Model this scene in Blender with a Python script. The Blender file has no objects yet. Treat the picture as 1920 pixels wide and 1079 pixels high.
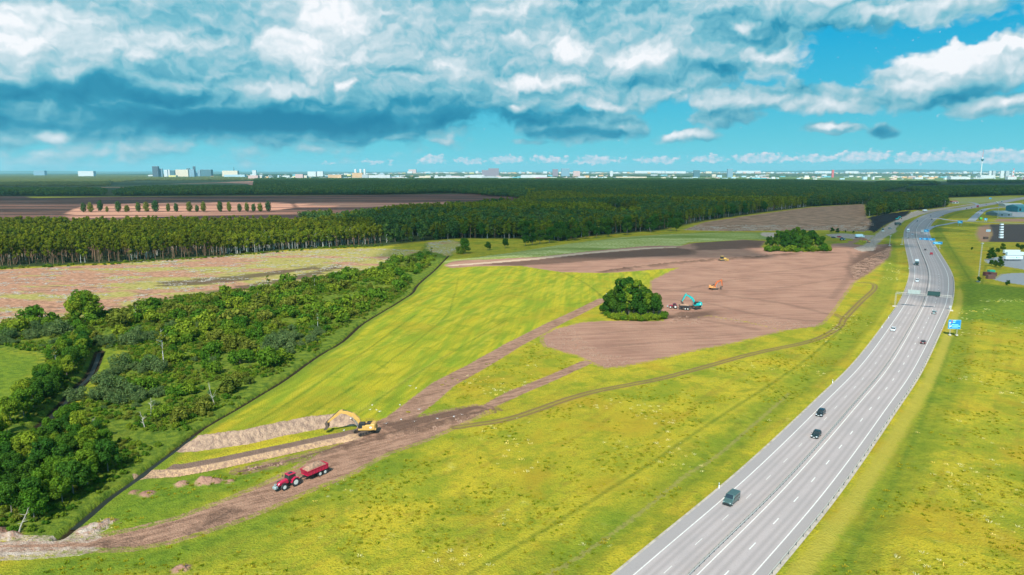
import bpy, bmesh, math, random
import numpy as np
from mathutils import Vector, Matrix
random.seed(7); RNG = np.random.RandomState(11)
C = bpy.data.collections.new('site'); bpy.context.scene.collection.children.link(C)
sc = bpy.context.scene
R = math.radians

# ------------------------------------------------------------------ camera
F, H, HZ = 1300.0, 68.0, 323.0
TH = math.atan((539.5 - HZ) / F); CT, ST = math.cos(TH), math.sin(TH)
cd = bpy.data.cameras.new('camera'); cam = bpy.data.objects.new('camera', cd); C.objects.link(cam)
cam.location = (0, 0, H); cam.rotation_euler = (math.pi/2 - TH, 0, 0)
cd.sensor_width = 36; cd.lens = F / 1920 * 36; cd.clip_start = 1; cd.clip_end = 200000
sc.camera = cam

def G(x, y, z=0.0):
    """ground point seen at photo position x, y (for a point at height z)"""
    u = np.asarray(x, float) - 960; v = np.asarray(y, float) - 539.5
    k = (H - z) / (F*ST + v*CT)
    return np.stack([u*k, (F*CT - v*ST)*k], -1)

# ------------------------------------------------------------------ light
sc.view_settings.view_transform = 'Standard'; sc.view_settings.look = 'None'
sc.view_settings.exposure = 0.55; sc.view_settings.gamma = 1.0
SUN_EL, SUN_AZ = R(46), R(180 + 14)          # azimuth of the sun, clockwise from the view direction (+Y)
sdir = Vector((math.sin(SUN_AZ)*math.cos(SUN_EL), math.cos(SUN_AZ)*math.cos(SUN_EL), math.sin(SUN_EL)))
ld = bpy.data.lights.new('sun', 'SUN'); ld.energy = 4.8; ld.angle = R(0.55); ld.color = (1, .94, .82)
sun = bpy.data.objects.new('sun', ld); C.objects.link(sun)
sun.rotation_euler = sdir.to_track_quat('Z', 'Y').to_euler()

class N:
    """tiny node-tree writer"""
    def __init__(s, nt): s.nt = nt; s.n = nt.nodes; s.l = nt.links
    def new(s, t, **k):
        n = s.n.new(t)
        for a, b in k.items(): setattr(n, a, b)
        return n
    def put(s, sock, v):
        if isinstance(v, bpy.types.NodeSocket): s.l.new(v, sock)
        elif v is not None:
            if sock.type == 'RGBA' and hasattr(v, '__len__') and len(v) == 3: v = (*v, 1)
            sock.default_value = v
    def m(s, op, a, b=None, c=None, clamp=False):
        n = s.new('ShaderNodeMath', operation=op, use_clamp=clamp)
        for i, v in enumerate((a, b, c)):
            if v is not None: s.put(n.inputs[i], v)
        return n.outputs[0]
    def vm(s, op, a, b=None, sc_=None):
        n = s.new('ShaderNodeVectorMath', operation=op)
        s.put(n.inputs[0], a)
        if b is not None: s.put(n.inputs[1], b)
        if sc_ is not None: s.put(n.inputs['Scale'], sc_)
        return n.outputs['Value'] if op in ('LENGTH', 'DOT_PRODUCT') else n.outputs[0]
    def mix(s, f, a, b, mode='MIX'):
        n = s.new('ShaderNodeMix', data_type='RGBA', blend_type=mode, clamp_factor=True)
        s.put(n.inputs[0], f); s.put(n.inputs[6], a); s.put(n.inputs[7], b); return n.outputs[2]
    def noise(s, vec, scale, detail=4, rough=.55, dist=0, out=0, dim='3D'):
        n = s.new('ShaderNodeTexNoise', noise_dimensions=dim)
        s.put(n.inputs['Vector'], vec); s.put(n.inputs['Scale'], scale); n.inputs['Detail'].default_value = detail
        n.inputs['Roughness'].default_value = rough; n.inputs['Distortion'].default_value = dist
        return n.outputs[out]
    def ss(s, v, a, b, to0=0, to1=1):
        n = s.new('ShaderNodeMapRange', interpolation_type='SMOOTHSTEP')
        s.put(n.inputs[0], v); n.inputs[1].default_value = a; n.inputs[2].default_value = b
        n.inputs[3].default_value = to0; n.inputs[4].default_value = to1; return n.outputs[0]
    def ramp(s, f, stops):
        n = s.new('ShaderNodeValToRGB'); cr = n.color_ramp
        while len(cr.elements) < len(stops): cr.elements.new(.5)
        for e, (p, c) in zip(cr.elements, stops): e.position = p; e.color = (*c, 1)
        s.put(n.inputs[0], f); return n.outputs[0]
    def attr(s, name):
        n = s.new('ShaderNodeAttribute'); n.attribute_name = name; return n.outputs['Fac']

def lin(r, g, b):
    f = lambda c: (c/255/12.92) if c/255 <= .04045 else ((c/255+.055)/1.055)**2.4
    return (f(r), f(g), f(b))

# ------------------------------------------------------------------ sky
world = bpy.data.worlds.new('World'); sc.world = world; world.use_nodes = True
nt = world.node_tree; nt.nodes.clear(); w = N(nt)
nsk = w.new('ShaderNodeTexSky', sky_type='NISHITA', sun_disc=False); nsk.sun_elevation = SUN_EL; nsk.sun_rotation = SUN_AZ
bg = w.new('ShaderNodeBackground'); w.put(bg.inputs[0], w.mix(1.0, nsk.outputs[0], (.36, .97, 1.08), 'MULTIPLY')); bg.inputs[1].default_value = .145
wo = w.new('ShaderNodeOutputWorld'); w.l.new(bg.outputs[0], wo.inputs[0])
world.cycles.sampling_method = 'MANUAL'; world.cycles.sample_map_resolution = 256

def put_mesh(name, verts, faces, mats=(), fmat=None, parent=None, smooth=False, loops=None):
    me = bpy.data.meshes.new(name)
    if isinstance(verts, np.ndarray) and isinstance(faces, np.ndarray):
        nv, nf, k = len(verts), len(faces), faces.shape[1]
        me.vertices.add(nv); me.vertices.foreach_set('co', verts.astype(np.float32).ravel())
        me.loops.add(nf*k); me.loops.foreach_set('vertex_index', faces.astype(np.int32).ravel())
        me.polygons.add(nf); me.polygons.foreach_set('loop_start', np.arange(0, nf*k, k, dtype=np.int32))
        me.update(calc_edges=True)
    else:
        me.from_pydata([tuple(v) for v in verts], [], [tuple(f) for f in faces])
    for m_ in mats: me.materials.append(m_)
    if fmat is not None: me.polygons.foreach_set('material_index', np.asarray(fmat, np.int32))
    if smooth: me.polygons.foreach_set('use_smooth', np.ones(len(me.polygons), bool))
    me.update()
    o = bpy.data.objects.new(name, me); C.objects.link(o)
    if parent is not None: o.parent = parent
    return o
def newmat(name):
    m_ = bpy.data.materials.new(name); m_.use_nodes = True; m_.node_tree.nodes.clear()
    return m_, N(m_.node_tree)

# the sky in front of the camera: a far curved backdrop that gives off its own light
skym, w = newmat('sky')
geo = w.new('ShaderNodeNewGeometry').outputs['Position']
tc = w.vm('NORMALIZE', w.vm('SUBTRACT', geo, (0, 0, H)))
sp = w.new('ShaderNodeSeparateXYZ'); w.l.new(tc, sp.inputs[0])
az = w.m('ARCTAN2', sp.outputs[0], sp.outputs[1]); el = w.m('ARCSINE', sp.outputs[2])
K = 10.0; SKY_E = .76
cb = w.new('ShaderNodeCombineXYZ'); w.put(cb.inputs[0], w.m('MULTIPLY', az, K)); w.put(cb.inputs[1], w.m('MULTIPLY', el, K))
P0 = cb.outputs[0]                                  # sky position, 0.1 radian units
def sky_pos(x, y):
    d = Vector((x-960, F, 0)); d = Vector((x-960, F*CT + (539.5-y)*ST, (539.5-y)*CT - F*ST)).normalized()
    return math.atan2(d.x, d.y)*K, math.asin(d.z)*K
PX = K / F
# warp
wn = w.noise(P0, 1.3, 3, .6, 0, out=1); wv = w.vm('SUBTRACT', wn, (.5, .5, .5))
wn2 = w.noise(P0, 5.5, 2, .6, 0, out=1); wv2 = w.vm('SUBTRACT', wn2, (.5, .5, .5))
elf = w.ss(el, 0.0, .16, .22, 1.0)                  # clouds near the horizon are smaller
W1 = w.vm('ADD', P0, w.vm('MULTIPLY', w.vm('SCALE', wv, sc_=w.m('MULTIPLY', elf, .95)), (1.3, .6, 1)))
W2 = w.vm('ADD', W1, w.vm('SCALE', wv2, sc_=w.m('MULTIPLY', elf, .22)))
def blobs(lst, P, union=True):
    acc = None
    for (x, y, rx, ry, wt) in lst:
        cx, cy = sky_pos(x, y)
        d = w.vm('MULTIPLY', w.vm('SUBTRACT', P, (cx, cy, 0)), (1/(rx*PX), 1/(ry*PX), 0))
        v = w.m('MULTIPLY', w.ss(w.vm('LENGTH', d), 1.0, 0.0), wt)
        acc = v if acc is None else (w.m('MAXIMUM', acc, v) if union else w.m('ADD', acc, v))
    return acc
#COVER: x, y, rx, ry, weight
COVER = [(-100, 60, 700, 260, 1.6), (450, 60, 700, 270, 1.6), (900, 40, 620, 260, 1.5), (300, 212, 560, 55, 1.3),
         (-60, 228, 330, 42, 1.1), (640, 215, 420, 75, 1.3), (1120, 110, 420, 150, 1.3), (1250, 20, 420, 150, 1.3),
         (1480, -5, 400, 88, 1.2), (1800, -45, 420, 100, 1.2), (1400, 100, 190, 55, .9), (1440, 185, 260, 42, .85), (1250, 150, 260, 60, 1.0),
         (1800, 132, 195, 56, 1.2), (1900, 110, 190, 52, 1.3), (1880, 195, 130, 36, 1.0), (1590, 195, 95, 28, .9), (1740, 175, 170, 45, .9),
         (1090, 235, 190, 48, 1.1), (1290, 255, 105, 20, .8), (1565, 240, 80, 16, .75), (1655, 245, 45, 26, .62),
         (90, 258, 170, 20, .75), (1360, 225, 120, 30, .7), (1000, 265, 160, 14, .45), (830, 262, 60, 12, .5), (530, 275, 60, 9, .45)]
HOR = [(810, 300, 48, 14, .9), (880, 302, 50, 10, .8), (950, 300, 60, 13, .9), (1030, 299, 60, 13, .9), (1120, 300, 80, 13, .9), (1230, 300, 70, 12, .9),
       (1330, 298, 70, 12, .85), (1430, 297, 90, 14, .95), (1530, 297, 70, 13, .9), (1620, 294, 80, 16, 1.0), (1720, 296, 70, 15, 1.0), (1790, 294, 80, 15, 1.0), (1890, 293, 90, 18, 1.1), (700, 304, 70, 7, .6), (620, 306, 40, 6, .5)]
cov = blobs(COVER, W2)
hw = w.vm('ADD', P0, w.vm('SCALE', w.vm('SUBTRACT', w.noise(P0, 9, 4, .6, out=1), (.5, .5, .5)), sc_=.16))
cov2 = blobs(HOR, hw)
PB = w.vm('MULTIPLY', W1, (1, 1.7, 1))
def puff(vec, scale, detail=3, rough=.5):
    n = w.new('ShaderNodeTexVoronoi', feature='SMOOTH_F1'); w.put(n.inputs['Vector'], vec); n.inputs['Scale'].default_value = scale; n.inputs['Detail'].default_value = detail; n.inputs['Roughness'].default_value = rough; n.inputs['Smoothness'].default_value = .35; n.normalize = True
    return w.m('SUBTRACT', 1.0, n.outputs['Distance'])
PV = w.vm('MULTIPLY', W2, (1, 1.5, 0))
q0 = puff(PV, 1.7); q1 = puff(w.vm('ADD', PV, (-.05, .11, 0)), 1.7)
b0 = w.noise(PB, 1.3, 6, .55); b1 = w.noise(w.vm('ADD', PB, (-.08, .18, 0)), 1.3, 3, .45)
dens = w.m('ADD', w.m('ADD', cov, w.m('MULTIPLY', w.m('SUBTRACT', b0, .5), 1.1)), w.m('MULTIPLY', w.m('SUBTRACT', q0, .68), 1.3))
alpha = w.m('MULTIPLY', w.ss(dens, .22, .55), w.ss(cov, .02, .16))
nb = w.noise(w.vm('MULTIPLY', P0, (1, 1.3, 1)), 11, 5, .6)
alpha2 = w.ss(w.m('ADD', cov2, w.m('MULTIPLY', w.m('SUBTRACT', nb, .5), 1.6)), .22, .6, 0, .95)
# brightness of the cloud deck: lit tops and shaded bases
LIGHT = [(150, 60, 420, 130, .22), (620, 70, 260, 110, .34), (1000, 110, 420, 110, .20), (1900, 110, 240, 70, .4), (0, 60, 200, 110, .62), (160, 85, 180, 60, .45), (330, 75, 150, 45, .40), (610, 30, 150, 60, .72), (560, 90, 120, 60, .62), (-20, 120, 90, 50, .4),
         (590, 130, 60, 30, .45), (500, 165, 110, 22, .38), (660, 160, 30, 16, .55), (690, 110, 38, 42, .55), (840, 120, 75, 38, .55), (790, 30, 80, 40, .25), (960, 20, 160, 60, .35),
         (1070, 85, 75, 50, .70), (1200, 100, 100, 38, .72), (1010, 155, 130, 24, .60), (1120, 200, 90, 15, .55), (970, 208, 28, 14, .5), (1375, 45, 28, 26, .6), (1470, 92, 90, 20, .5),
         (1400, 190, 150, 22, .45), (1580, 195, 70, 20, .55), (1740, 115, 110, 36, .85), (1900, 85, 130, 18, .85), (1800, 90, 160, 40, .5), (1880, 185, 90, 18, .6), (1720, 160, 90, 25, .55),
         (1290, 252, 90, 12, .55), (1560, 237, 40, 8, .6), (98, 254, 40, 14, .7), (1165, 238, 34, 12, .55), (1750, 5, 300, 20, .5), (1500, -5, 300, 30, .3), (1290, 80, 60, 60, .3)]
DARK = [(300, 30, 160, 30, .22), (400, 45, 120, 30, .15), (190, 180, 380, 34, .46), (60, 150, 120, 30, .2), (350, 130, 200, 40, .12), (480, 228, 560, 46, .58), (900, 225, 330, 44, .40), (650, 200, 460, 26, .30), (60, 235, 240, 22, .3),
        (1090, 250, 170, 24, .42), (950, 120, 60, 50, .15), (1130, 50, 60, 30, .12), (1300, 130, 120, 22, .28), (1550, 30, 260, 40, .22), (1500, 62, 200, 20, .15), (1850, 165, 110, 28, .38), (1380, 210, 130, 20, .2), (1655, 245, 45, 20, .4), (720, 268, 200, 16, .3), (1230, 150, 180, 24, .2)]
drk = blobs(DARK, W1)
emb = w.m('MULTIPLY', w.ss(drk, .15, .5, 1, .35), w.m('ADD', w.m('MULTIPLY', w.m('SUBTRACT', b0, b1), .7), w.m('MULTIPLY', w.m('SUBTRACT', q0, q1), 1.5)))
br = w.m('SUBTRACT', blobs(LIGHT, W2), w.m('MULTIPLY', drk, 1.12))
br = w.m('ADD', w.m('ADD', w.m('MULTIPLY', br, .85), emb), w.m('ADD', w.m('MULTIPLY', w.m('SUBTRACT', w.noise(PB, .9, 3), .5), .35), .45))
CLR = lambda r, g, b, k=1.0: tuple(v*k for v in lin(r, g, b))
ccol = w.ramp(br, [(0, CLR(26, 124, 160)), (.2, CLR(52, 148, 178)), (.42, CLR(116, 182, 200)), (.68, CLR(182, 208, 218)), (1, CLR(240, 242, 246))])
warm = w.ramp(el, [(0, (1.0, .93, .93)), (.06, (1, 1, 1))])
# clear sky: Nishita tinted towards the photograph's cyan
clear = w.ramp(w.m('MULTIPLY', el, 3.2), [(0, CLR(118, 208, 224)), (.12, CLR(100, 200, 218)), (.30, CLR(70, 184, 214)), (.55, CLR(30, 166, 210)), (1, CLR(24, 140, 200))])
col = w.mix(alpha, clear, ccol)
hcol = w.ramp(w.m('ADD', w.m('MULTIPLY', w.m('SUBTRACT', nb, w.noise(w.vm('ADD', w.vm('MULTIPLY', P0, (1, 1.3, 1)), (-.03, .05, 0)), 11, 5, .6)), 2.5), .5), [(0, CLR(150, 205, 222)), (.5, CLR(196, 216, 230)), (1, CLR(236, 228, 236))])
col = w.mix(w.m('MULTIPLY', alpha2, w.m('SUBTRACT', 1.0, alpha)), col, hcol)
em = w.new('ShaderNodeEmission'); w.put(em.inputs[0], col); em.inputs[1].default_value = SKY_E
wo = w.new('ShaderNodeOutputMaterial'); w.l.new(em.outputs[0], wo.inputs[0]); skym.cycles.emission_sampling = 'NONE'
_a = np.linspace(R(-80), R(80), 81); _e = np.linspace(R(-4), R(38), 22); _A, _E = np.meshgrid(_a, _e)
_v = np.stack([np.sin(_A)*np.cos(_E), np.cos(_A)*np.cos(_E), np.sin(_E)], -1).reshape(-1, 3)*90000 + np.array([0, 0, H])
_i = (np.arange(21)[:, None]*81 + np.arange(80)[None]).ravel()
sky = put_mesh('sky', _v, np.stack([_i, _i+81, _i+82, _i+1], -1), [skym]); sky['kind'] = 'structure'
# ------------------------------------------------------------------ lie of the land (all in metres)
def PL(*p): return G(np.array(p[0::2], float), np.array(p[1::2], float))
def poly_sd(P, poly, far=40.0):
    """signed distance to a polygon, positive inside, clipped to -far"""
    out = np.full(len(P), -far); lo = poly.min(0)-far; hi = poly.max(0)+far
    sel = np.where(((P >= lo) & (P <= hi)).all(1))[0]
    if not len(sel): return out
    Q = P[sel]; d = np.full(len(Q), 1e9); ins = np.zeros(len(Q), bool)
    n = len(poly)
    for i in range(n):
        a, b = poly[i], poly[(i+1) % n]; e = b-a; wq = Q-a
        t = np.clip((wq@e)/max(e@e, 1e-9), 0, 1); d = np.minimum(d, ((wq-t[:, None]*e)**2).sum(1))
        c = (a[1] > Q[:, 1]) != (b[1] > Q[:, 1])
        if c.any():
            xi = a[0] + (Q[:, 1]-a[1])*(e[0])/(e[1] if abs(e[1]) > 1e-9 else 1e-9)
            ins ^= c & (Q[:, 0] < xi)
    d = np.sqrt(d); out[sel] = np.clip(np.where(ins, d, -d), -far, 400); return out
def line_sd(P, line, far=40.0, width=None):
    """distance to a polyline, signed side offset (positive left of travel), arclength"""
    D = np.full(len(P), 1e9); T = np.full(len(P), 1e9); S = np.zeros(len(P)); Wd = np.zeros(len(P))
    lo = line.min(0)-far; hi = line.max(0)+far; sel = np.where(((P >= lo) & (P <= hi)).all(1))[0]
    if not len(sel): return D, T, S, Wd
    Q = P[sel]; d = np.full(len(Q), 1e9); t_ = np.full(len(Q), 1e9); s_ = np.zeros(len(Q)); w_ = np.zeros(len(Q)); s0 = 0
    for i in range(len(line)-1):
        a, b = line[i], line[i+1]; e = b-a; L = math.hypot(*e)
        if L < 1e-6: continue
        wq = Q-a; tu = (wq@e)/(L*L); t = np.clip(tu, 0, 1); dd = np.sqrt(((wq-t[:, None]*e)**2).sum(1)); te = np.where((tu < 0) & (i == 0), tu, np.where((tu > 1) & (i == len(line)-2), tu, t))
        m = dd < d; side = e[0]*wq[:, 1]-e[1]*wq[:, 0]
        d = np.where(m, dd, d); t_ = np.where(m, np.sign(side)*dd, t_); s_ = np.where(m, s0+te*L, s_)
        if width is not None: w_ = np.where(m, width[i]*(1-t)+width[i+1]*t, w_)
        s0 += L
    D[sel] = d; T[sel] = t_; S[sel] = s_; Wd[sel] = w_
    return D, T, S, Wd
def smooth_line(pts, n=6, width=None):
    p = np.asarray(pts, float); q = np.vstack([2*p[0]-p[1], p, 2*p[-1]-p[-2]]); out = []
    for i in range(1, len(q)-2):
        for k in range(n):
            t = k/n; a, b, c, d = q[i-1:i+3]
            out.append(.5*((2*b)+(-a+c)*t+(2*a-5*b+4*c-d)*t*t+(-a+3*b-3*c+d)*t**3))
    out.append(p[-1]); return np.array(out)
def plen(l): return float(np.linalg.norm(np.diff(l, axis=0), axis=1).sum())
def sm(x, a, b):
    t = np.clip((x-a)/(b-a), 0, 1); return t*t*(3-2*t)
def vnoise(x, y, seed=0):
    xi = np.floor(x).astype(np.int64); yi = np.floor(y).astype(np.int64); fx = x-xi; fy = y-yi
    def h(a, b):
        n = (a*374761393 + b*668265263 + seed*974711) & 0x7fffffff; n = ((n ^ (n >> 13))*1274126177) & 0x7fffffff
        return ((n ^ (n >> 16)) & 0xffff)/65535.0
    u = fx*fx*(3-2*fx); v = fy*fy*(3-2*fy)
    return (h(xi, yi)*(1-u)+h(xi+1, yi)*u)*(1-v)+(h(xi, yi+1)*(1-u)+h(xi+1, yi+1)*u)*v
def fbm(x, y, o=4, seed=0):
    s = 0; a = .5
    for i in range(o): s = s+a*(vnoise(x*2**i, y*2**i, seed+i)-.5); a *= .5
    return s

DITCH = smooth_line(PL(112,1006, 160,967, 200,933, 250,898, 283,873, 333,837, 377,803, 433,770, 483,740, 533,710, 600,663, 640,640, 683,603, 767,553, 783,533, 813,507, 830,490, 842,478), 4)
STREAM = smooth_line(PL(-120,905, -7,850, 33,827, 67,800, 97,773, 123,747, 147,720, 167,700, 180,673, 186,655), 4)
TRENCH = PL(262,899, 273,896, 333,892, 400,880, 483,863, 567,845, 620,833, 668,824)
BERM = PL(338,848, 367,847, 467,833, 533,817, 607,803, 640,800, 672,797)
BANK = smooth_line(PL(838,500, 847,499, 890,496, 960,490, 1007,486, 1107,475, 1207,467, 1272,464), 4)
WIND1 = PL(712,820, 792,805, 855,787, 900,777, 937,770)
WIND2 = PL(1133,510, 1193,502, 1260,495, 1343,488, 1420,483, 1500,475, 1560,474)
PALE = PL(838,500, 890,497, 960,491, 1007,487, 1107,476, 1207,468, 1272,464, 1290,455, 1393,450, 1450,450, 1450,437, 1380,436, 1320,437, 1240,440, 1160,446, 1060,458, 960,474, 900,482, 845,488, 830,490)
BLACK = smooth_line(PL(1622,425, 1640,412, 1665,406, 1690,400, 1715,397), 3)
CENTRE = smooth_line(PL(1105,1262, 1293,1078, 1473,902, 1597,763, 1667,678, 1723,583, 1734,557, 1739,533, 1740,518, 1738,505, 1733,490, 1723,465, 1717,447, 1716,433, 1721,423, 1733,412, 1750,403, 1775,396, 1813,390, 1840,385, 1873,380, 1925,371, 1995,361, 2080,354), 8)
_cy = CENTRE[:, 1]
WFAC = sm(_cy, 200, 480)
MOUNDS = [(340,908,1.6,.8), (385,903,2.4,1.0), (405,902,1.4,.5), (430,903,1.2,.3), (275,926,1.8,.5), (250,923,1.0,.4), (340,1068,1.6,.7), (185,985,2.0,.7), (205,978,1.4,.5), (165,995,2.6,.6), (5,1006,2.4,.7), (-20,1000,3,1.0), (25,1006,1.6,.5),
          (1612,452,9,3.0), (1600,455,7,2.0), (1655,383+25,4,1.5), (1668,400,5,1.8), (1642,424,10,2), (1630,434,9,2), (1650,418,9,2.5), (1400,483,4,1),
          (1267,598,3,1.0), (1275,590,3,1.2), (1283,597,2.5,.8), (1256,601,3,.8), (1290,589,3,.7), (1243,597,2.2,1.2)]
def height(P):
    P = np.atleast_2d(P).astype(float); X, Y = P[:, 0], P[:, 1]
    d, t, s, _ = line_sd(P, CENTRE, 80); roadfar = sm(d, 14, 30)
    z = fbm(X/34, Y/34, 3, 3)*.55*roadfar*sm(Y, 2500, 600) + fbm(X/7, Y/7, 2, 9)*.16*roadfar*sm(Y, 900, 300)
    z -= .5*sm(d, 13, 17)*sm(d, 24, 19)*(d < 60)                      # roadside swale
    d, t, s, _ = line_sd(P, DITCH, 12); z -= 1.0*sm(d, 1.7, .5)
    z += 0*d
    d, t, s, _ = line_sd(P, STREAM, 12); z -= 1.6*sm(d, 3.2, 1.1)
    # trench: far wall faces the camera
    d, t, s, _ = line_sd(P, TRENCH, 14); L = plen(TRENCH)
    depth = 2.3*sm(s, -.5, 9)*(1-sm(s, L-3, L-.3)) + .7*sm(s, 0, 3)*0
    prof = (np.abs(s-L/2) < L/2+2)*np.interp(t, [-.4, .5, 1.6, 4.2, 4.6, 7.4, 8.0], [0, 1, 1, .18, .14, .10, 0])
    z -= np.where(np.abs(t) < 12, depth*prof*(1+.25*fbm(s/2.2, t/6, 2, 5)), 0)
    d, t, s, _ = line_sd(P, BERM, 12); Lb = plen(BERM)
    hb = 2.9*sm(s, -1.5, 4.5)*(1-sm(s, Lb-2.0, Lb))*(1+.35*(fbm(s/3.0, 0*s, 2, 21)))
    u = t-3.3+.5*fbm(s/1.5, t/3, 2, 8)
    ends = (d <= np.abs(t)+.01) | True
    rib = .20*np.abs(np.sin(s*1.9+2.2*fbm(s/4, s*0, 2, 2)*4))*sm(t, .4, 1.6)*sm(t, 4, 2)
    z += np.where(np.abs(t) < 12, np.clip(hb*np.clip(1-np.abs(u)/3.3, 0, 1)**.85-rib*np.minimum(hb, 1), 0, 5), 0)
    # field behind the cut bank stands higher
    sd = poly_sd(P, PALE, 90)
    d, t, s, _ = line_sd(P, BANK, 90)
    z += np.where(sd > 0, 3.3*sm(sd, 0, 60)**.5*np.clip(np.where(t < 90, np.abs(t)/3.2, 1), 0, 1), 0)*(1+.2*fbm(s/5, t/3, 2, 4)*(d < 6)) + (sd > 0)*fbm(X/40, Y/18, 3, 77)*1.8*sm(sd, 6, 30)
    for ln, hh, wd in ((WIND1, .75, 1.3), (WIND2, 1.3, 2.6), (BLACK, 3.0, 14)):
        d, t, s, _ = line_sd(P, ln, 30); Lw = plen(ln)
        z += np.where(d < wd, hh*(1-(d/wd)**2)*sm(s, -1, 4)*(1-sm(s, Lw-4, Lw+1))*np.clip(1+1.6*fbm(X/wd*1.3, Y/wd*1.3, 3, 15), 0, 3), 0)
    for (x, y, r, hh) in MOUNDS:
        c = G(x, y); q = ((X-c[0])**2+(Y-c[1])**2)/(r*r)
        z += np.where(q < 1, hh*(1-q)*(1+fbm(X/r*1.7, Y/r*1.7, 3, 31)*1.6), 0)
    # lumpy ground of clearings and scrub
    return z
def hz1(x, y): return float(height(np.array([[x, y]]))[0])

# ------------------------------------------------------------------ regions, as polygons in metres
SOIL = [PL(1015,637, 1018,628, 1043,617, 1093,605, 1140,602, 1227,603, 1260,600, 1327,592, 1400,604, 1470,620, 1430,630, 1377,643, 1315,655, 1260,668, 1210,679, 1167,687, 1133,690, 1103,677, 1083,667, 1050,658, 1022,650),
        PL(1250,606, 1220,560, 1220,527, 1260,508, 1273,502, 1190,509, 1133,512, 1053,511, 1000,503, 977,499, 890,500, 847,503, 832,498, 847,492, 907,490, 1007,484, 1107,473, 1207,464, 1273,462, 1300,456, 1393,450, 1437,452, 1427,463, 1450,470, 1500,474, 1552,470, 1560,457, 1593,456, 1620,461, 1673,457, 1668,483, 1647,500, 1630,513, 1600,531, 1560,587, 1545,605, 1530,613, 1467,620, 1400,603, 1330,592, 1290,600)]
DIRT = [PL(-120,1018, 0,1012, 100,1010, 150,1010, 177,1006, 250,992, 333,970, 433,933, 500,905, 545,882, 562,872, 592,850, 625,835, 645,828, 680,797, 707,794, 805,777, 845,768, 890,760, 925,762, 939,770, 900,782, 855,802, 805,825, 730,850, 655,892, 567,927, 480,965, 433,982, 333,1014, 250,1030, 177,1032, 60,1040, -120,1050),
        PL(440,882, 500,868, 560,855, 655,830, 660,838, 600,852, 550,866, 500,880, 450,890, 436,887), ]
RIBS = [(PL(735,795, 745,788, 790,755, 830,722, 900,684, 960,648, 1030,612, 1085,585, 1130,562), [5, 4, 4.2, 4.0, 3.8, 3.6, 3.4, 3.2, 3.0]),
        (PL(900,772, 930,755, 960,740, 1043,705, 1098,680), [1.5, 2.2, 2.6, 2.4, 2.2])]
RUTS = [smooth_line(PL(855,802, 960,785, 1093,740, 1227,713, 1327,687, 1427,660, 1510,643, 1553,627, 1577,610, 1583,598, 1613,567, 1640,541, 1633,531, 1607,530), 5),
        smooth_line(PL(1583,598, 1560,587, 1520,575, 1500,565), 3),
        smooth_line(PL(1590,470, 1600,490, 1590,505), 3)]
GRAVEL = [PL(-120,1018, 0,1009, 100,1009, 180,1009, 170,1013, 100,1016, 0,1019, -120,1026), PL(-120,1034, 0,1031, 100,1031, 176,1030, 150,1037, 100,1042, 0,1048, -120,1056), PL(130,1003, 160,990, 200,975, 202,984, 180,1000, 150,1008),
          PL(1620,460, 1657,427, 1680,412, 1707,400, 1747,393, 1790,387.5, 1830,381, 1832,382.5, 1790,389, 1763,395, 1727,402, 1697,413, 1680,427, 1681,434, 1657,447, 1643,460, 1640,470, 1615,472, 1600,466),
          PL(1547,440, 1580,438, 1620,441, 1640,441, 1628,452, 1612,450, 1590,447, 1560,446), PL(1430,436, 1470,437, 1475,443, 1440,446, 1425,443)]
CLEAR = [PL(-260,512, 0,506, 100,501, 200,497, 280,490, 400,482, 560,470, 640,467, 720,466, 790,470, 760,480, 735,492, 700,505, 610,520, 560,532, 480,545, 400,552, 300,566, 200,590, 100,606, 0,625, -260,660),
         PL(800,455, 850,450, 870,462, 840,480, 800,470),
         PL(1280,432, 1320,417, 1430,401, 1520,389, 1620,383, 1627,411, 1640,425, 1625,435, 1590,434, 1540,432, 1500,433, 1447,433, 1380,434)]
PEAT = [PL(-600,356, 0,353, 60,372, 200,369.5, 700,366, 850,362, 980,361, 985,373, 1000,374, 960,380, 860,387, 740,392, 640,400, 560,412, 300,416, 0,418, -700,424)]
PINK = [PL(120,402, 140,392, 165,384.5, 330,380, 480,380, 545,381, 552,390, 500,397, 300,399), PL(550,381, 640,379.5, 760,381, 850,378, 855,382, 760,386, 660,389, 560,390),
        PL(-300,356, 0,353, 190,353.5, 250,355, 330,353, 320,351, 150,351.5, 0,352),
        PL(205,345, 260,340.5, 480,340.5, 483,348, 466,348, 466,345, 420,343.5, 330,345, 240,347), PL(120,404, 165,400, 560,398, 562,401, 330,406, 130,410)]
SCRUB = [PL(-400,1000, -400,640, 0,618, 100,600, 200,585, 300,560, 400,548, 480,540, 560,528, 610,515, 700,500, 735,488, 790,470, 800,455, 870,452, 845,478, 828,490, 812,507, 780,533, 765,553, 683,603, 640,640, 533,710, 433,770, 333,837, 250,898, 160,967, 110,1007, 0,1010)]
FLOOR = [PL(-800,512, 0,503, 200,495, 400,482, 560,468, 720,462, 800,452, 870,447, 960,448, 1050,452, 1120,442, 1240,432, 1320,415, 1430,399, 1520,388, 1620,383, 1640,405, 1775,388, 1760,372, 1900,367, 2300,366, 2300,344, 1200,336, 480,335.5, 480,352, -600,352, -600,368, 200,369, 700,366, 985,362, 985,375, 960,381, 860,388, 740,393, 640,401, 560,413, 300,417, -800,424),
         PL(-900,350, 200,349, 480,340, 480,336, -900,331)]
YARD = [PL(1846,486, 1880,481, 1925,480, 2100,480, 2100,515, 1990,512, 1920,506, 1885,500, 1850,494), PL(1862,524, 1880,514, 1910,512, 2080,516, 2080,545, 1920,535, 1880,529), PL(1870,404, 1880,396, 1960,394, 1960,408, 1875,408)]
PLOT = [PL(1853,421, 2020,420, 2020,456, 1850,454, 1860,440)]
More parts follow.
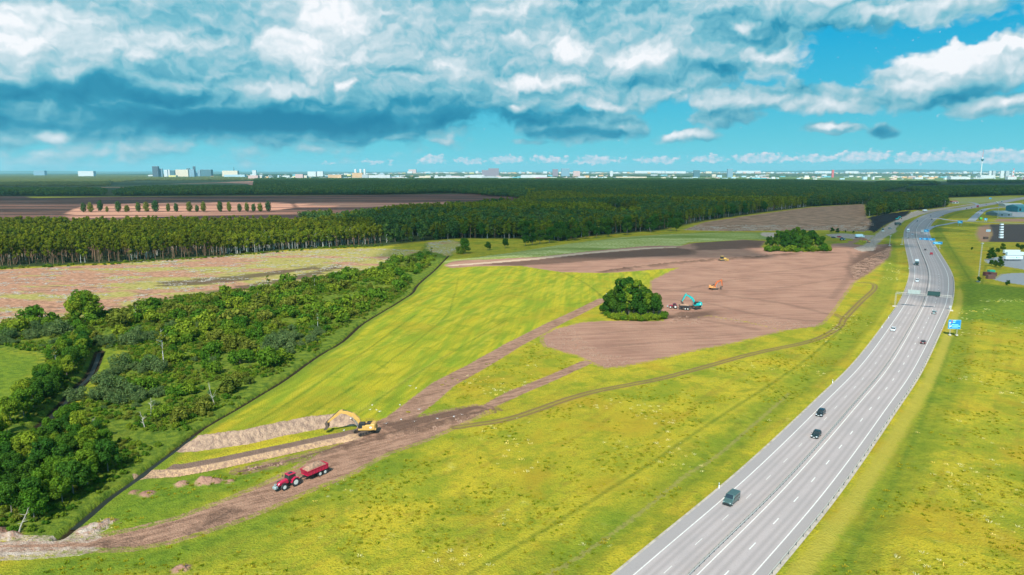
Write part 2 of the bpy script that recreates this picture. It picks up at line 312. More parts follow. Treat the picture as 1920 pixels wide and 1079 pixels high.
PLOTP = [PL(1835,425, 1855,421, 1860,440, 1852,454, 1838,454, 1830,440), PL(1862,416, 1870,410.5, 2050,410, 2050,417)]
LUSH = [PL(110,1003, 160,965, 250,893, 330,890, 420,872, 440,885, 560,852, 592,850, 545,880, 433,930, 333,966, 250,988, 177,1003), PL(480,965, 800,826, 700,900, 500,1000, 300,1079, -40,1120, 60,1044, 250,1032),
        PL(-500,670, 0,658, 85,665, 75,700, 60,745, -10,835, -500,900), PL(1800,530, 2200,560, 2200,640, 1800,600), PL(150,680, 200,640, 240,660, 200,700, 150,760, 100,790)]
FARF = [PL(460,336, 560,333, 1100,334, 1240,331, 1400,330, 1900,330, 2300,331, 2300,345, 1700,352, 1600,345, 1200,337)]
FIELDS = [PL(1690,352, 1760,349, 2000,350, 2000,353.5, 1760,354), PL(1780,372, 1900,370, 1960,372, 1870,378, 1800,384, 1790,380), PL(690,343, 745,336, 750,338, 720,344)]
MOW = [PL(400,815, 433,772, 533,712, 640,642, 767,560, 815,508, 845,502, 977,500, 1130,513, 1270,504, 1220,527, 1130,562, 1085,582, 960,640, 830,715, 745,785, 600,785)]

def ground_grid():
    ys = [1500, 1400, 1320, 1250, 1200, 1170]; y = 1150.0
    while y > 345: ys.append(y); y -= 1.5 if y > 420 else (1.0 if y > 370 else .8)
    while y > 331: ys.append(y); y -= .8
    ys += [330, 328.5, 327.2, 326.2, 325.5]
    us = np.concatenate([np.linspace(-2000, -1080, 60, endpoint=False), np.arange(-1080, 1080, 2.4), np.linspace(1080, 2000, 61)])
    U, Yp = np.meshgrid(us+960, np.array(ys)); P = G(U, Yp).reshape(-1, 2)
    return P, len(us), len(ys)
GP, NU, NV = ground_grid()
GZ = height(GP)
A = {}
def U_(lst, far=40): 
    o = np.full(len(GP), -far, float)
    for q in lst: o = np.maximum(o, poly_sd(GP, q, far))
    return o
OPEN = [PL(-400,655, 0,655, 88,665, 70,705, 38,758, 0,795, -400,900), PL(186,668, 200,655, 232,660, 225,690, 190,712, 160,745, 112,790, 135,750, 165,712)]
A['soil'] = U_(SOIL); A['dirt'] = U_(DIRT)
for ln, wd in RIBS:
    d, t, s, wv_ = line_sd(GP, ln, 20, wd); A['dirt'] = np.maximum(A['dirt'], np.where(d < 40, wv_-d, -40))
rut = np.full(len(GP), -40.0); rutw = rut.copy()
for ln in RUTS:
    d, t, s, _ = line_sd(GP, ln, 12); rut = np.maximum(rut, .40-np.abs(d-1.0)); rutw = np.maximum(rutw, 1.7-d)
A['rut'] = np.clip(rut, -10, 5)
A['rutw'] = np.where(A['soil'] > -1, -10, np.clip(rutw, -10, 5)); A['rut'] = np.where(A['soil'] > -1, -10, A['rut'])
for k, v in (('gravel', GRAVEL), ('clear', CLEAR), ('peat', PEAT), ('pink', PINK), ('scrub', SCRUB), ('woods', FLOOR), ('yard', YARD), ('plot', PLOT), ('plotp', PLOTP), ('lush', LUSH), ('flower', [PALE]), ('farf', FARF), ('field', FIELDS), ('mow', MOW)): A[k] = U_(v)
d, t, s, _ = line_sd(GP, DITCH, 20); A['ditch'] = np.where(d < 20, .8-d, -10); A['bankg'] = np.where(d < 20, 4.0-d, -10)
d, t, s, _ = line_sd(GP, STREAM, 20); A['ditch'] = np.maximum(A['ditch'], np.where(d < 20, 1.8-d, -10))
d, t, s, _ = line_sd(GP, TRENCH, 20); Lt = plen(TRENCH)
A['cut'] = np.where(d < 20, np.minimum(np.minimum(4.4-t, t+.25), np.minimum(s+.5, Lt+2-s)), -10)
A['bench'] = np.where(d < 20, np.minimum(np.minimum(7.2-t, t+.25), np.minimum(s-2.5-.35*np.maximum(t, 0), Lt+2-s)), -10)
d, t, s, _ = line_sd(GP, BERM, 20); A['berm'] = np.where(d < 20, np.minimum(np.minimum(6.9-t, t+.3), np.minimum(s+1.5, plen(BERM)+.5-s)), -10)
d, t, s, _ = line_sd(GP, BANK, 20); A['bankp'] = np.where((d < 20) & (A['flower'] > -1), np.minimum(3.4-d, s), -10)
dk = np.full(len(GP), -40.0)
for ln, wd in ((WIND1, 1.5), (WIND2, 2.9), (BLACK, 15)):
    d, t, s, _ = line_sd(GP, ln, 30); dk = np.maximum(dk, wd-d)
DARKP = [PL(977,499, 1107,490, 1207,482, 1300,478, 1300,470, 1270,464, 1207,468, 1107,476, 1007,487, 900,497), PL(1600,480, 1620,472, 1673,457, 1668,483, 1647,500, 1605,525, 1590,505), PL(745,812, 707,795, 805,778, 890,760, 920,763, 855,782, 792,797),
         PL(640,832, 700,815, 740,812, 700,822, 655,838, 560,866, 500,880, 440,890, 440,882, 520,866), PL(1300,455, 1400,450, 1437,452, 1425,465, 1300,470), PL(370,985, 430,950, 445,958, 400,985, 360,1000), PL(180,1020, 260,1010, 240,1020, 190,1030), PL(1225,600, 1240,592, 1330,584, 1345,592, 1290,600)]
A['dark'] = np.maximum(dk, U_(DARKP))
wl = np.full(len(GP), -40.0)
for ln, wd in ((PL(1225,560, 1320,568, 1420,590, 1530,603, 1570,596), 1.6), (PL(1270,545, 1400,522, 1560,520, 1640,505), 1.2), (PL(1345,553, 1450,566, 1560,590), 2.2), (PL(1300,500, 1400,512, 1500,505, 1600,490), 1.5), (PL(1590,470, 1600,490, 1590,520, 1560,560), 2.0), (PL(1130,500, 1250,490, 1400,478, 1500,474), 1.0), (PL(1290,595, 1340,604, 1420,618), 2.0), (PL(1180,520+20, 1260,545, 1345,550, 1360,545), 2.5), (PL(1060,630, 1200,620, 1350,612), .7), (PL(1090,655, 1250,640, 1400,625), .7), (PL(1240,530, 1400,545, 1600,520), .9)):
    d, t, s, _ = line_sd(GP, smooth_line(ln, 5), 12); wl = np.maximum(wl, wd-d)
A['wheel'] = np.clip(wl, -12, 5)
def lines_(lst, f, far=12):
    o = np.full(len(GP), -20.0)
    for ln in lst: d, t, s, _ = line_sd(GP, smooth_line(ln, 5), far); o = np.maximum(o, f(d))
    return np.clip(o, -12, 5)
TRK = [PL(840,1100, 875,1079, 1010,1000, 1210,876, 1280,828, 1360,775, 1447,720, 1520,668, 1575,620), PL(1500,560, 1540,590, 1575,600), PL(1690,470, 1680,540, 1655,600, 1610,660), PL(1675,470, 1660,540, 1640,580)]
A['trk'] = lines_(TRK, lambda d: .45-np.abs(d-1.1))
A['dgr'] = np.maximum(lines_(TRK[:1], lambda d: .45-d), lines_([PL(1575,1079, 1600,1030, 1660,930, 1700,850, 1740,760, 1765,690, 1790,620, 1800,580), PL(1752,425, 1767,440, 1785,470, 1808,507, 1830,545), PL(1000,503, 1040,508, 1080,522, 1110,540, 1128,556), PL(1848,497, 1844,517, 1840,538)], lambda d: .7-d))
A['dgr'] = np.maximum(A['dgr'], lines_([PL(560,790, 700,700, 830,600, 850,560, 860,520), PL(470,800, 640,690, 780,590), PL(650,790, 800,690, 950,600)], lambda d: .3-d))
A['tan'] = lines_([PL(1010,1085, 1100,1030, 1200,958, 1290,885, 1330,862, 1400,805, 1480,735)], lambda d: .5-d)
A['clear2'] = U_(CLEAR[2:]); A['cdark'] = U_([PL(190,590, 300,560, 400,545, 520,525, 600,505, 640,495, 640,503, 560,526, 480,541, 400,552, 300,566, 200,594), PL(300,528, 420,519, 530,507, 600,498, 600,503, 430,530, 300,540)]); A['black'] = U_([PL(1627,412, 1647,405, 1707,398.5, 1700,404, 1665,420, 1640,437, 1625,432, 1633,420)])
d, t, s, _ = line_sd(GP, CENTRE, 60); wv2_ = sm(GP[:, 1], 200, 480)*3.2; A['verge'] = np.where((d < 60) & (t < 0), np.minimum(d-12.4-wv2_, 15.8+wv2_*.9-d), -20)-12*sm(GP[:, 1], 380, 520)
A['swale'] = np.where(d < 60, 4.5-np.abs(d-19-4*sm(GP[:, 1], 300, 500)), -20)
for (x, y, r, hh) in MOUNDS:
    c = G(x, y); q = r*.9-np.hypot(GP[:, 0]-c[0], GP[:, 1]-c[1]); A['dark' if False else 'soil'] = np.maximum(A['soil'], q)

_op = U_(OPEN, 8); A['scrub'] = np.minimum(A['scrub'], -_op); A['lush'] = np.maximum(A['lush'], _op*1.0)
tm, w = newmat('terrain')
geo = w.new('ShaderNodeNewGeometry').outputs['Position']
Pm = w.vm('MULTIPLY', geo, (1, 1, 0))
n_f = w.noise(Pm, 2.4, 3, .65); n_m = w.noise(Pm, .42, 4, .6); n_l = w.noise(Pm, .055, 4, .55); n_x = w.noise(Pm, .008, 3, .5); n_e = w.noise(Pm, .9, 3, .7)
dv = DITCH[-30]-DITCH[10]; ang = math.atan2(dv[1], dv[0])
def aniso(a, sx, sy, scale, det=3):
    mp = w.new('ShaderNodeMapping', vector_type='TEXTURE'); mp.inputs['Rotation'].default_value = (0, 0, a); mp.inputs['Scale'].default_value = (sx, sy, 1)
    w.l.new(Pm, mp.inputs['Vector']); return w.noise(mp.outputs[0], scale, det, .6)
st1 = aniso(ang, 14, 1, .22); st2 = aniso(ang, 40, 1, .6, 2)
hd = CENTRE[40]-CENTRE[10]; st3 = aniso(math.atan2(hd[1], hd[0]), 9, 1, .25)
st3b = aniso(math.atan2((G(655,892)-G(250,1000))[1], (G(655,892)-G(250,1000))[0]), 7, 1, .8); st4 = aniso(R(8), 16, 1, .35); st6 = aniso(R(-14), 14, 1, 1.1, 2); st5 = aniso(R(2), 9, 1, .018)
def mask(name, soft=.5, amp=1.4, nz=None):
    v = w.m('ADD', w.attr(name), w.m('MULTIPLY', w.m('SUBTRACT', nz or n_e, .5), amp*2)); return w.ss(v, -soft, soft)
# grass
g = w.mix(w.ss(w.m('ADD', w.m('MULTIPLY', n_m, .45), w.m('MULTIPLY', n_l, .75)), .42, .78), (.47, .355, .024), (.25, .265, .018))
g = w.mix(w.ss(n_x, .35, .7), g, w.mix(.5, g, (.33, .27, .016)))
g = w.mix(w.m('MULTIPLY', w.ss(w.noise(Pm, 1.0, 4, .75), .5, .66), .55), g, (.13, .17, .010)); g = w.mix(w.m('MULTIPLY', w.ss(n_f, .50, .68), .6), g, (.10, .13, .012)); g = w.mix(w.m('MULTIPLY', w.ss(w.noise(Pm, .22, 5, .7), .54, .64), .35), g, (.20, .13, .02))
g = w.mix(w.m('MULTIPLY', w.ss(n_f, .50, .30), .35), g, (.50, .43, .05))
g = w.mix(w.m('MULTIPLY', w.ss(st3, .5, .72), .45), g, (.22, .15, .02))
g = w.mix(w.m('MULTIPLY', w.ss(w.noise(Pm, .16, 5, .7), .60, .72), .35), g, (.62, .52, .16))
mow = w.mix(w.ss(w.m('ADD', w.m('MULTIPLY', st1, .8), w.m('MULTIPLY', n_l, .4)), .42, .76), (.42, .345, .020), (.21, .27, .018))
mow = w.mix(w.m('MULTIPLY', w.ss(st2, .5, .68), .4), mow, (.20, .20, .012)); mow = w.mix(w.m('MULTIPLY', w.ss(n_f, .5, .75), .3), mow, (.12, .16, .01))
n_b = w.noise(Pm, .10, 4, .6, .6); n_c = w.noise(w.vm('ADD', Pm, (70, 30, 0)), .035, 4, .6, .4)
g = w.mix(w.m('MULTIPLY', w.ss(n_b, .50, .62), .45), g, (.12, .175, .012)); g = w.mix(w.m('MULTIPLY', w.ss(n_c, .52, .66), .6), g, (.36, .235, .018)); g = w.mix(w.m('MULTIPLY', w.ss(n_c, .46, .34), .5), g, (.12, .19, .012))
st7 = aniso(ang-.25, 22, 1, .30, 3); mow = w.mix(w.m('MULTIPLY', w.ss(st7, .50, .60), .32), mow, (.13, .17, .012)); mow = w.mix(w.m('MULTIPLY', w.ss(st7, .46, .36), .4), mow, (.42, .34, .05))
mow = w.mix(w.m('MULTIPLY', w.ss(n_c, .5, .64), .45), mow, (.30, .225, .015)); mow = w.mix(w.m('MULTIPLY', w.ss(n_b, .52, .64), .4), mow, (.11, .17, .010))
g = w.mix(mask('mow', .6, .5), g, mow)
g = w.mix(w.m('MULTIPLY', mask('trk', .8, 1.3), .45), g, (.40, .34, .03)); g = w.mix(w.m('MULTIPLY', mask('dgr', .8, 1.4), .55), g, (.055, .10, .010)); g = w.mix(w.m('MULTIPLY', mask('tan', .2, 1.6), .7), g, (.42, .27, .12))
lush = w.mix(w.ss(n_m, .35, .7), (.14, .205, .016), (.06, .12, .010)); lush = w.mix(w.m('MULTIPLY', w.ss(n_f, .56, .7), .5), lush, (.22, .25, .02))
g = w.mix(w.m('MULTIPLY', mask('lush', 5, 4, n_l), .9), g, lush)
g = w.mix(w.m('MULTIPLY', mask('swale', 2.5, 2.0), .55), g, lush)
g = w.mix(w.m('MULTIPLY', mask('bankg', 1.2, 1.0), .8), g, w.mix(n_m, (.16, .21, .018), (.08, .14, .012)))
g = w.mix(w.m('MULTIPLY', mask('verge', .9, 2.0, n_m), .75), g, w.mix(n_m, (.42, .34, .06), (.30, .25, .03)))
scr = w.mix(w.ss(n_m, .35, .68), (.15, .195, .018), (.05, .095, .010)); scr = w.mix(w.m('MULTIPLY', w.ss(n_l, .55, .7), .5), scr, (.20, .20, .02))
g = w.mix(mask('scrub', 1.2, 4.5, n_m), g, scr)
flo = w.mix(w.ss(w.m('ADD', w.m('MULTIPLY', st4, .6), w.m('MULTIPLY', n_m, .4)), .42, .62), (.20, .24, .035), (.50, .48, .22)); flo = w.mix(w.ss(st5, .45, .7), flo, (.14, .19, .03))
g = w.mix(mask('flower', 1, 1), g, flo)
sy = w.new('ShaderNodeSeparateXYZ'); w.l.new(Pm, sy.inputs[0]); g = w.mix(w.ss(sy.outputs[1], 2000, 3000), g, (.06, .085, .03)); g = w.mix(mask('farf', 20, 20, n_l), g, w.mix(n_x, (.16, .20, .05), (.07, .12, .04)))
# soils
so = w.mix(w.ss(w.m('ADD', w.m('MULTIPLY', st4, .6), w.m('MULTIPLY', n_l, .5)), .4, .75), (.39, .212, .148), (.255, .13, .094))
so = w.mix(w.m('MULTIPLY', w.ss(n_f, .5, .7), .35), so, (.13, .075, .055)); so = w.mix(w.m('MULTIPLY', w.ss(st6, .5, .7), .3), so, (.46, .31, .20))
dsoil = w.mix(n_m, (.045, .028, .022), (.15, .085, .06))
so = w.mix(w.m('MULTIPLY', mask('dark', 4, 6, n_l), .8), so, dsoil)
so = w.mix(w.m('MULTIPLY', w.ss(w.m('ADD', w.attr('wheel'), w.m('MULTIPLY', w.m('SUBTRACT', n_m, .5), 5)), -1.5, 1.5), .35), so, (.14, .082, .062)); g = w.mix(mask('soil', .5, 2.0, w.m('ADD', w.m('MULTIPLY', n_e, .5), w.m('MULTIPLY', n_m, .5))), g, so)
dr = w.mix(w.ss(w.m('ADD', w.m('MULTIPLY', st3b, .6), w.m('MULTIPLY', n_m, .4)), .38, .66), (.38, .215, .145), (.20, .108, .072)); dr = w.mix(w.m('MULTIPLY', w.ss(n_f, .5, .72), .4), dr, (.09, .055, .04))
dr = w.mix(w.m('MULTIPLY', mask('dark', 1.2, 2.2, n_m), .75), dr, dsoil)
g = w.mix(mask('dirt', .35, .9), g, dr)
g = w.mix(w.m('MULTIPLY', mask('rutw', .8, 1.0), .6), g, (.22, .16, .045)); g = w.mix(w.m('MULTIPLY', mask('rut', .3, .3), .85), g, (.17, .10, .055))
cn = aniso(R(3), 3.2, 1, .16, 5); cn2 = aniso(R(3), 2.5, 1, .045, 5)
sx = w.new('ShaderNodeSeparateXYZ'); w.l.new(Pm, sx.inputs[0]); east = w.ss(sx.outputs[0], -400, -120, -.08, .15)
cl = w.mix(w.ss(w.noise(Pm, .35, 5, .7), .38, .62), (.50, .26, .165), (.27, .14, .085))
cl = w.mix(w.m('MULTIPLY', w.ss(w.m('ADD', cn2, east), .54, .62), .8), cl, w.mix(w.ss(n_m, .4, .6), (.24, .26, .03), (.42, .36, .12)))
cl = w.mix(w.m('MULTIPLY', w.ss(cn, .56, .66), .6), cl, (.11, .07, .05)); cl = w.mix(w.m('MULTIPLY', w.ss(w.noise(Pm, 1.1, 3, .8), .62, .72), .6), cl, (.62, .43, .31))
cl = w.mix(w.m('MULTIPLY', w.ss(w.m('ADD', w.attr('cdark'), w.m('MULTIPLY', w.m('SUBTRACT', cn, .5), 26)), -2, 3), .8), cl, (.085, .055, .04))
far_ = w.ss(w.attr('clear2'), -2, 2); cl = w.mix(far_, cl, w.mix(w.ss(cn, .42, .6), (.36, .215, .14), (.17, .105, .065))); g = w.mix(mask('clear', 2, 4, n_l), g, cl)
pe = w.mix(w.ss(st5, .4, .65), (.05, .030, .026), (.17, .085, .062)); g = w.mix(mask('peat', 8, 6, n_l), g, pe)
pk = w.mix(w.ss(st5, .42, .62), (.50, .25, .17), (.20, .095, .07)); g = w.mix(mask('pink', 5, 5, n_l), g, pk)
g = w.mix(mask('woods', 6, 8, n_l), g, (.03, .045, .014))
g = w.mix(mask('field', 10, 8, n_l), g, (.30, .30, .10))
g = w.mix(mask('bench', .15, .2), g, w.mix(n_m, (.25, .16, .12), (.12, .075, .058)))
g = w.mix(mask('cut', .15, .15), g, w.mix(w.ss(w.noise(Pm, 1.1, 4, .7), .35, .7), (.52, .33, .19), (.25, .155, .115)))
g = w.mix(mask('berm', .2, .5), g, w.mix(w.ss(w.noise(Pm, .7, 5, .7), .36, .66), (.44, .29, .20), (.23, .15, .115)))
g = w.mix(mask('bankp', .4, .6), g, w.mix(n_m, (.66, .46, .32), (.34, .24, .18)))
g = w.mix(mask('plot', 1, 1), g, w.mix(n_m, (.05, .042, .04), (.085, .07, .065))); g = w.mix(mask('plotp', 2, 2), g, (.33, .19, .12))
g = w.mix(mask('yard', .4, .3), g, w.mix(n_m, (.26, .27, .28), (.36, .36, .37)))
g = w.mix(mask('gravel', .5, 1.2), g, w.mix(w.ss(n_m, .3, .75), (.50, .40, .33), (.28, .20, .155)))
g = w.mix(mask('black', 1.5, 5, n_m), g, (.018, .018, .02))
g = w.mix(mask('ditch', .3, .5), g, (.03, .022, .012))
b = w.new('ShaderNodeBsdfPrincipled'); w.put(b.inputs['Base Color'], g); b.inputs['Roughness'].default_value = .95; b.inputs['Specular IOR Level'].default_value = .1
bp = w.new('ShaderNodeBump'); bp.inputs['Strength'].default_value = .9; bp.inputs['Distance'].default_value = .5; w.put(bp.inputs['Height'], w.m('ADD', n_f, w.m('MULTIPLY', n_e, .8))); w.l.new(bp.outputs[0], b.inputs['Normal'])
o = w.new('ShaderNodeOutputMaterial'); w.l.new(b.outputs[0], o.inputs[0])

_i = (np.arange(NV-1)[:, None]*NU + np.arange(NU-1)[None]).ravel()
FA = np.stack([_i, _i+1, _i+NU+1, _i+NU], -1)
fm = {k: A[k][FA].mean(1) for k in ('soil', 'dirt', 'clear', 'peat', 'pink', 'gravel', 'cut', 'berm', 'ditch', 'plot', 'yard')}
cls = np.zeros(len(FA), int); names = ['ground', 'bare_soil', 'dirt_track', 'forest_clearing', 'peat_field', 'gravel_road', 'ditch', 'paved_yard']
for k, c in (('peat', 4), ('pink', 4), ('clear', 3), ('soil', 1), ('dirt', 2), ('gravel', 5), ('yard', 7)): cls[fm[k] > 0] = c
cls[fm['ditch'] > -.4] = 6
G3 = np.column_stack([GP, GZ])
for c, nm in enumerate(names):
    f = FA[cls == c]
    if not len(f): continue
    u, inv = np.unique(f, return_inverse=True)
    go = put_mesh(nm, G3[u], inv.reshape(f.shape), [tm], smooth=True); go['kind'] = 'structure'
    for k, v in A.items():
        at = go.data.attributes.new(k, 'FLOAT', 'POINT'); at.data.foreach_set('value', v[u].astype(np.float32))
def inside(x, y, polys, m=0): 
    P = np.array([[x, y]]); return any(poly_sd(P, q, 5)[0] > m for q in polys)
# water lying in the ditches
wm, w = newmat('ditch_water'); b = w.new('ShaderNodeBsdfPrincipled'); b.inputs['Base Color'].default_value = (.018, .022, .018, 1); b.inputs['Roughness'].default_value = .45; b.inputs['Specular IOR Level'].default_value = .3
o = w.new('ShaderNodeOutputMaterial'); w.l.new(b.outputs[0], o.inputs[0])
def ribbon(name, line, lo, hi, z, m, zf=None):
    line = np.asarray(line); t = np.gradient(line, axis=0); t /= np.linalg.norm(t, axis=1)[:, None]; n = np.stack([-t[:, 1], t[:, 0]], -1)
    lo = np.broadcast_to(lo, len(line)); hi = np.broadcast_to(hi, len(line)); a = line+n*lo[:, None]; b_ = line+n*hi[:, None]
    V = np.zeros((len(line)*2, 3)); V[0::2, :2] = b_; V[1::2, :2] = a; V[:, 2] = z
    i = np.arange(len(line)-1)*2; return put_mesh(name, V, np.stack([i, i+1, i+3, i+2], -1), [m])
for ln in (DITCH[2:24], STREAM): ribbon('water', ln, -.7, .7, -.88 if ln is not STREAM else -1.36, wm)['kind'] = 'structure'
# ------------------------------------------------------------------ naming helpers
def tag(o, label=None, cat=None, group=None, kind=None):
    if label: o['label'] = label
    if cat: o['category'] = cat
    if group: o['group'] = group
    if kind: o['kind'] = kind
    return o
def empty(name, loc=(0, 0, 0), rz=0.0, sc_=1.0):
    o = bpy.data.objects.new(name, None); C.objects.link(o); o.location = loc; o.rotation_euler = (0, 0, rz); o.scale = (sc_,)*3
    o.empty_display_size = .2; return o
def copy_tree(o, parent=None):
    c = o.copy(); C.objects.link(c); c.parent = parent
    for ch in o.children: copy_tree(ch, c)
    return c
class MB:
    """collects simple shapes into one mesh"""
    def __init__(s): s.v = []; s.f = []
    def add(s, vs, fs, M=None):
        b = len(s.v)
        s.v += [tuple(M @ Vector(v)) if M is not None else tuple(v) for v in vs]; s.f += [tuple(i+b for i in f) for f in fs]; return s
    def box(s, c, d, rz=0, ry=0, rx=0, taper=1.0):
        x, y, z = d[0]/2, d[1]/2, d[2]/2; M = Matrix.Translation(c) @ Matrix.Rotation(rz, 4, 'Z') @ Matrix.Rotation(ry, 4, 'Y') @ Matrix.Rotation(rx, 4, 'X')
        t = taper
        return s.add([(-x, -y, -z), (x, -y, -z), (x, y, -z), (-x, y, -z), (-x*t, -y*t, z), (x*t, -y*t, z), (x*t, y*t, z), (-x*t, y*t, z)],
                     [(0, 3, 2, 1), (4, 5, 6, 7), (0, 1, 5, 4), (1, 2, 6, 5), (2, 3, 7, 6), (3, 0, 4, 7)], M)
    def tube(s, a, b, r0, r1=None, n=8):
        a, b = Vector(a), Vector(b); r1 = r0 if r1 is None else r1; d = (b-a).normalized()
        u = d.cross(Vector((0, 0, 1)) if abs(d.z) < .95 else Vector((1, 0, 0))).normalized(); v = d.cross(u); vs = []
        for c, r in ((a, r0), (b, r1)):
            for i in range(n): t = 2*math.pi*i/n; vs.append(c+u*(r*math.cos(t))+v*(r*math.sin(t)))
        return s.add(vs, [(i, (i+1) % n, n+(i+1) % n, n+i) for i in range(n)]+[tuple(range(n))[::-1], tuple(range(n, 2*n))])
    def prism(s, pts, y0, y1, ax='y'):
        """outline (x, z) pushed from y0 to y1"""
        n = len(pts); vs = [(p[0], y0, p[1]) for p in pts]+[(p[0], y1, p[1]) for p in pts]
        if ax == 'z': vs = [(p[0], p[1], y0) for p in pts]+[(p[0], p[1], y1) for p in pts]
        return s.add(vs, [tuple(range(n)), tuple(range(n, 2*n))[::-1]]+[(i, n+i, n+(i+1) % n, (i+1) % n) for i in range(n)])
    def sphere(s, c, r, n=8, m=6, sz=1.0):
        vs = [(c[0], c[1], c[2]+r*sz)]
        for j in range(1, m):
            for i in range(n): a = math.pi*j/m; b = 2*math.pi*i/n; vs.append((c[0]+r*math.sin(a)*math.cos(b), c[1]+r*math.sin(a)*math.sin(b), c[2]+r*sz*math.cos(a)))
        vs.append((c[0], c[1], c[2]-r*sz)); fs = [(0, 1+i, 1+(i+1) % n) for i in range(n)]
        for j in range(m-2):
            for i in range(n): a = 1+j*n+i; b = 1+j*n+(i+1) % n; fs.append((a, a+n, b+n, b))
        L = len(vs)-1; fs += [(L, L-n+(i+1) % n, L-n+i) for i in range(n)]; return s.add(vs, fs)
    def build(s, name, m_, parent=None, smooth=False, bevel=0):
        o = put_mesh(name, s.v, s.f, [m_] if m_ else [], parent=parent, smooth=smooth)
        bm = bmesh.new(); bm.from_mesh(o.data); bmesh.ops.recalc_face_normals(bm, faces=bm.faces[:])
        if bevel: bmesh.ops.bevel(bm, geom=[e for e in bm.edges if e.is_manifold and e.calc_face_angle(0) > .5], offset=bevel, segments=1, affect='EDGES', clamp_overlap=True)
        bm.to_mesh(o.data); bm.free(); return o
MATS = {}
def mat(name, col, rough=.6, metal=0, spec=.5, var=0.0, vscale=3.0, coat=0, alpha=None, col2=None):
    if name in MATS: return MATS[name]
    m_, w = newmat(name); b = w.new('ShaderNodeBsdfPrincipled'); c = (*col, 1)
    if var or col2:
        tcn = w.new('ShaderNodeTexCoord').outputs['Object']; nn = w.noise(tcn, vscale, 4, .65)
        c2 = col2 or tuple(v*(1-var) for v in col); c = w.mix(w.ss(nn, .38, .68), c, c2)
    w.put(b.inputs['Base Color'], c); b.inputs['Roughness'].default_value = rough; b.inputs['Metallic'].default_value = metal
    b.inputs['Specular IOR Level'].default_value = spec; b.inputs['Coat Weight'].default_value = coat
    o = w.new('ShaderNodeOutputMaterial'); w.l.new(b.outputs[0], o.inputs[0]); MATS[name] = m_; return m_

# ------------------------------------------------------------------ highway
asph, w = newmat('asphalt')
uvw = w.new('ShaderNodeNewGeometry').outputs['Position']; off = w.attr('offset')
fine = w.noise(uvw, 3.5, 3, .7); patchn = w.noise(uvw, .07, 4, .5)
tr = None
for c in (-5.9, -4.6, -2.6, -1.2, 2.2, 3.8, 6.0, 7.4):
    v = w.ss(w.m('ABSOLUTE', w.m('SUBTRACT', off, c)), .75, 0); tr = v if tr is None else w.m('ADD', tr, v)
ac = w.mix(w.m('MULTIPLY', tr, .5), (.37, .315, .305), (.23, .20, .195))
sh = w.ss(w.m('ABSOLUTE', w.m('ADD', off, -.6)), 7.7, 8.2); ac = w.mix(w.m('MULTIPLY', sh, .7), ac, (.26, .235, .23))
ac = w.mix(w.m('MULTIPLY', w.ss(patchn, .4, .7), .4), ac, (.27, .24, .235)); ac = w.mix(w.m('MULTIPLY', w.ss(fine, .45, .75), .25), ac, (.17, .17, .175))
b = w.new('ShaderNodeBsdfPrincipled'); w.put(b.inputs['Base Color'], ac); b.inputs['Roughness'].default_value = .82; b.inputs['Specular IOR Level'].default_value = .25
o = w.new('ShaderNodeOutputMaterial'); w.l.new(b.outputs[0], o.inputs[0])
paint = mat('road_paint', (.66, .63, .60), .6, var=.18, vscale=1.5); steel = mat('galvanised_steel', (.52, .48, .44), .6, .15, var=.2); dsteel = mat('dark_steel', (.10, .11, .11), .6, .3)
shoulder = mat('shoulder_gravel', (.42, .36, .30), .95, var=.35, vscale=.6)
CL = smooth_line(CENTRE, 1)
def resample(line, step):
    line = np.asarray(line); dd = np.r_[0, np.cumsum(np.linalg.norm(np.diff(line, axis=0), axis=1))]; s = np.arange(0, dd[-1], step)
    return np.stack([np.interp(s, dd, line[:, 0]), np.interp(s, dd, line[:, 1])], -1)
RC = resample(CENTRE, 3.0)
for _ in range(6): RC[1:-1] = (RC[:-2]+2*RC[1:-1]+RC[2:])/4
RT = np.gradient(RC, axis=0); RT /= np.linalg.norm(RT, axis=1)[:, None]; RN = np.stack([RT[:, 1], -RT[:, 0]], -1)   # RN points to the right
def wf(Y): return sm(Y, 200, 480)
OFF = dict(la=lambda Y: -9.7-.9*wf(Y), ll=lambda Y: -7.15-.5*wf(Y), ld=lambda Y: -3.45-.3*wf(Y), ri=lambda Y: 1.15+0*Y, rd=lambda Y: 4.75+1.5*wf(Y), rl=lambda Y: 8.4+3.0*wf(Y), ra=lambda Y: 10.6+3.2*wf(Y))
def strip(name, lo, hi, z, m, rc=None, attr=False, i0=0, i1=None):
    rc = RC if rc is None else rc; i1 = len(rc) if i1 is None else i1
    n = RN[i0:i1]; c = rc[i0:i1]; Y = c[:, 1]; ks = np.linspace(0, 1, 15 if attr else 2); V = []; O = []
    for k in ks:
        of = lo(Y)*(1-k)+hi(Y)*k; V.append(np.column_stack([c+n*of[:, None], np.full(len(c), z)])); O.append(of)
    V = np.stack(V, 1).reshape(-1, 3); K_ = len(ks); i = (np.arange(len(c)-1)[:, None]*K_+np.arange(K_-1)[None]).ravel()
    o = put_mesh(name, V, np.stack([i, i+1, i+K_+1, i+K_], -1), [m]); o['kind'] = 'structure'
    if attr:
        at = o.data.attributes.new('offset', 'FLOAT', 'POINT'); at.data.foreach_set('value', np.stack(O, 1).ravel().astype(np.float32))
    return o
strip('road_shoulder', lambda Y: OFF['la'](Y)-.55, lambda Y: OFF['ra'](Y)+.7, .13, shoulder)
strip('highway', OFF['la'], OFF['ra'], .17, asph, attr=True)
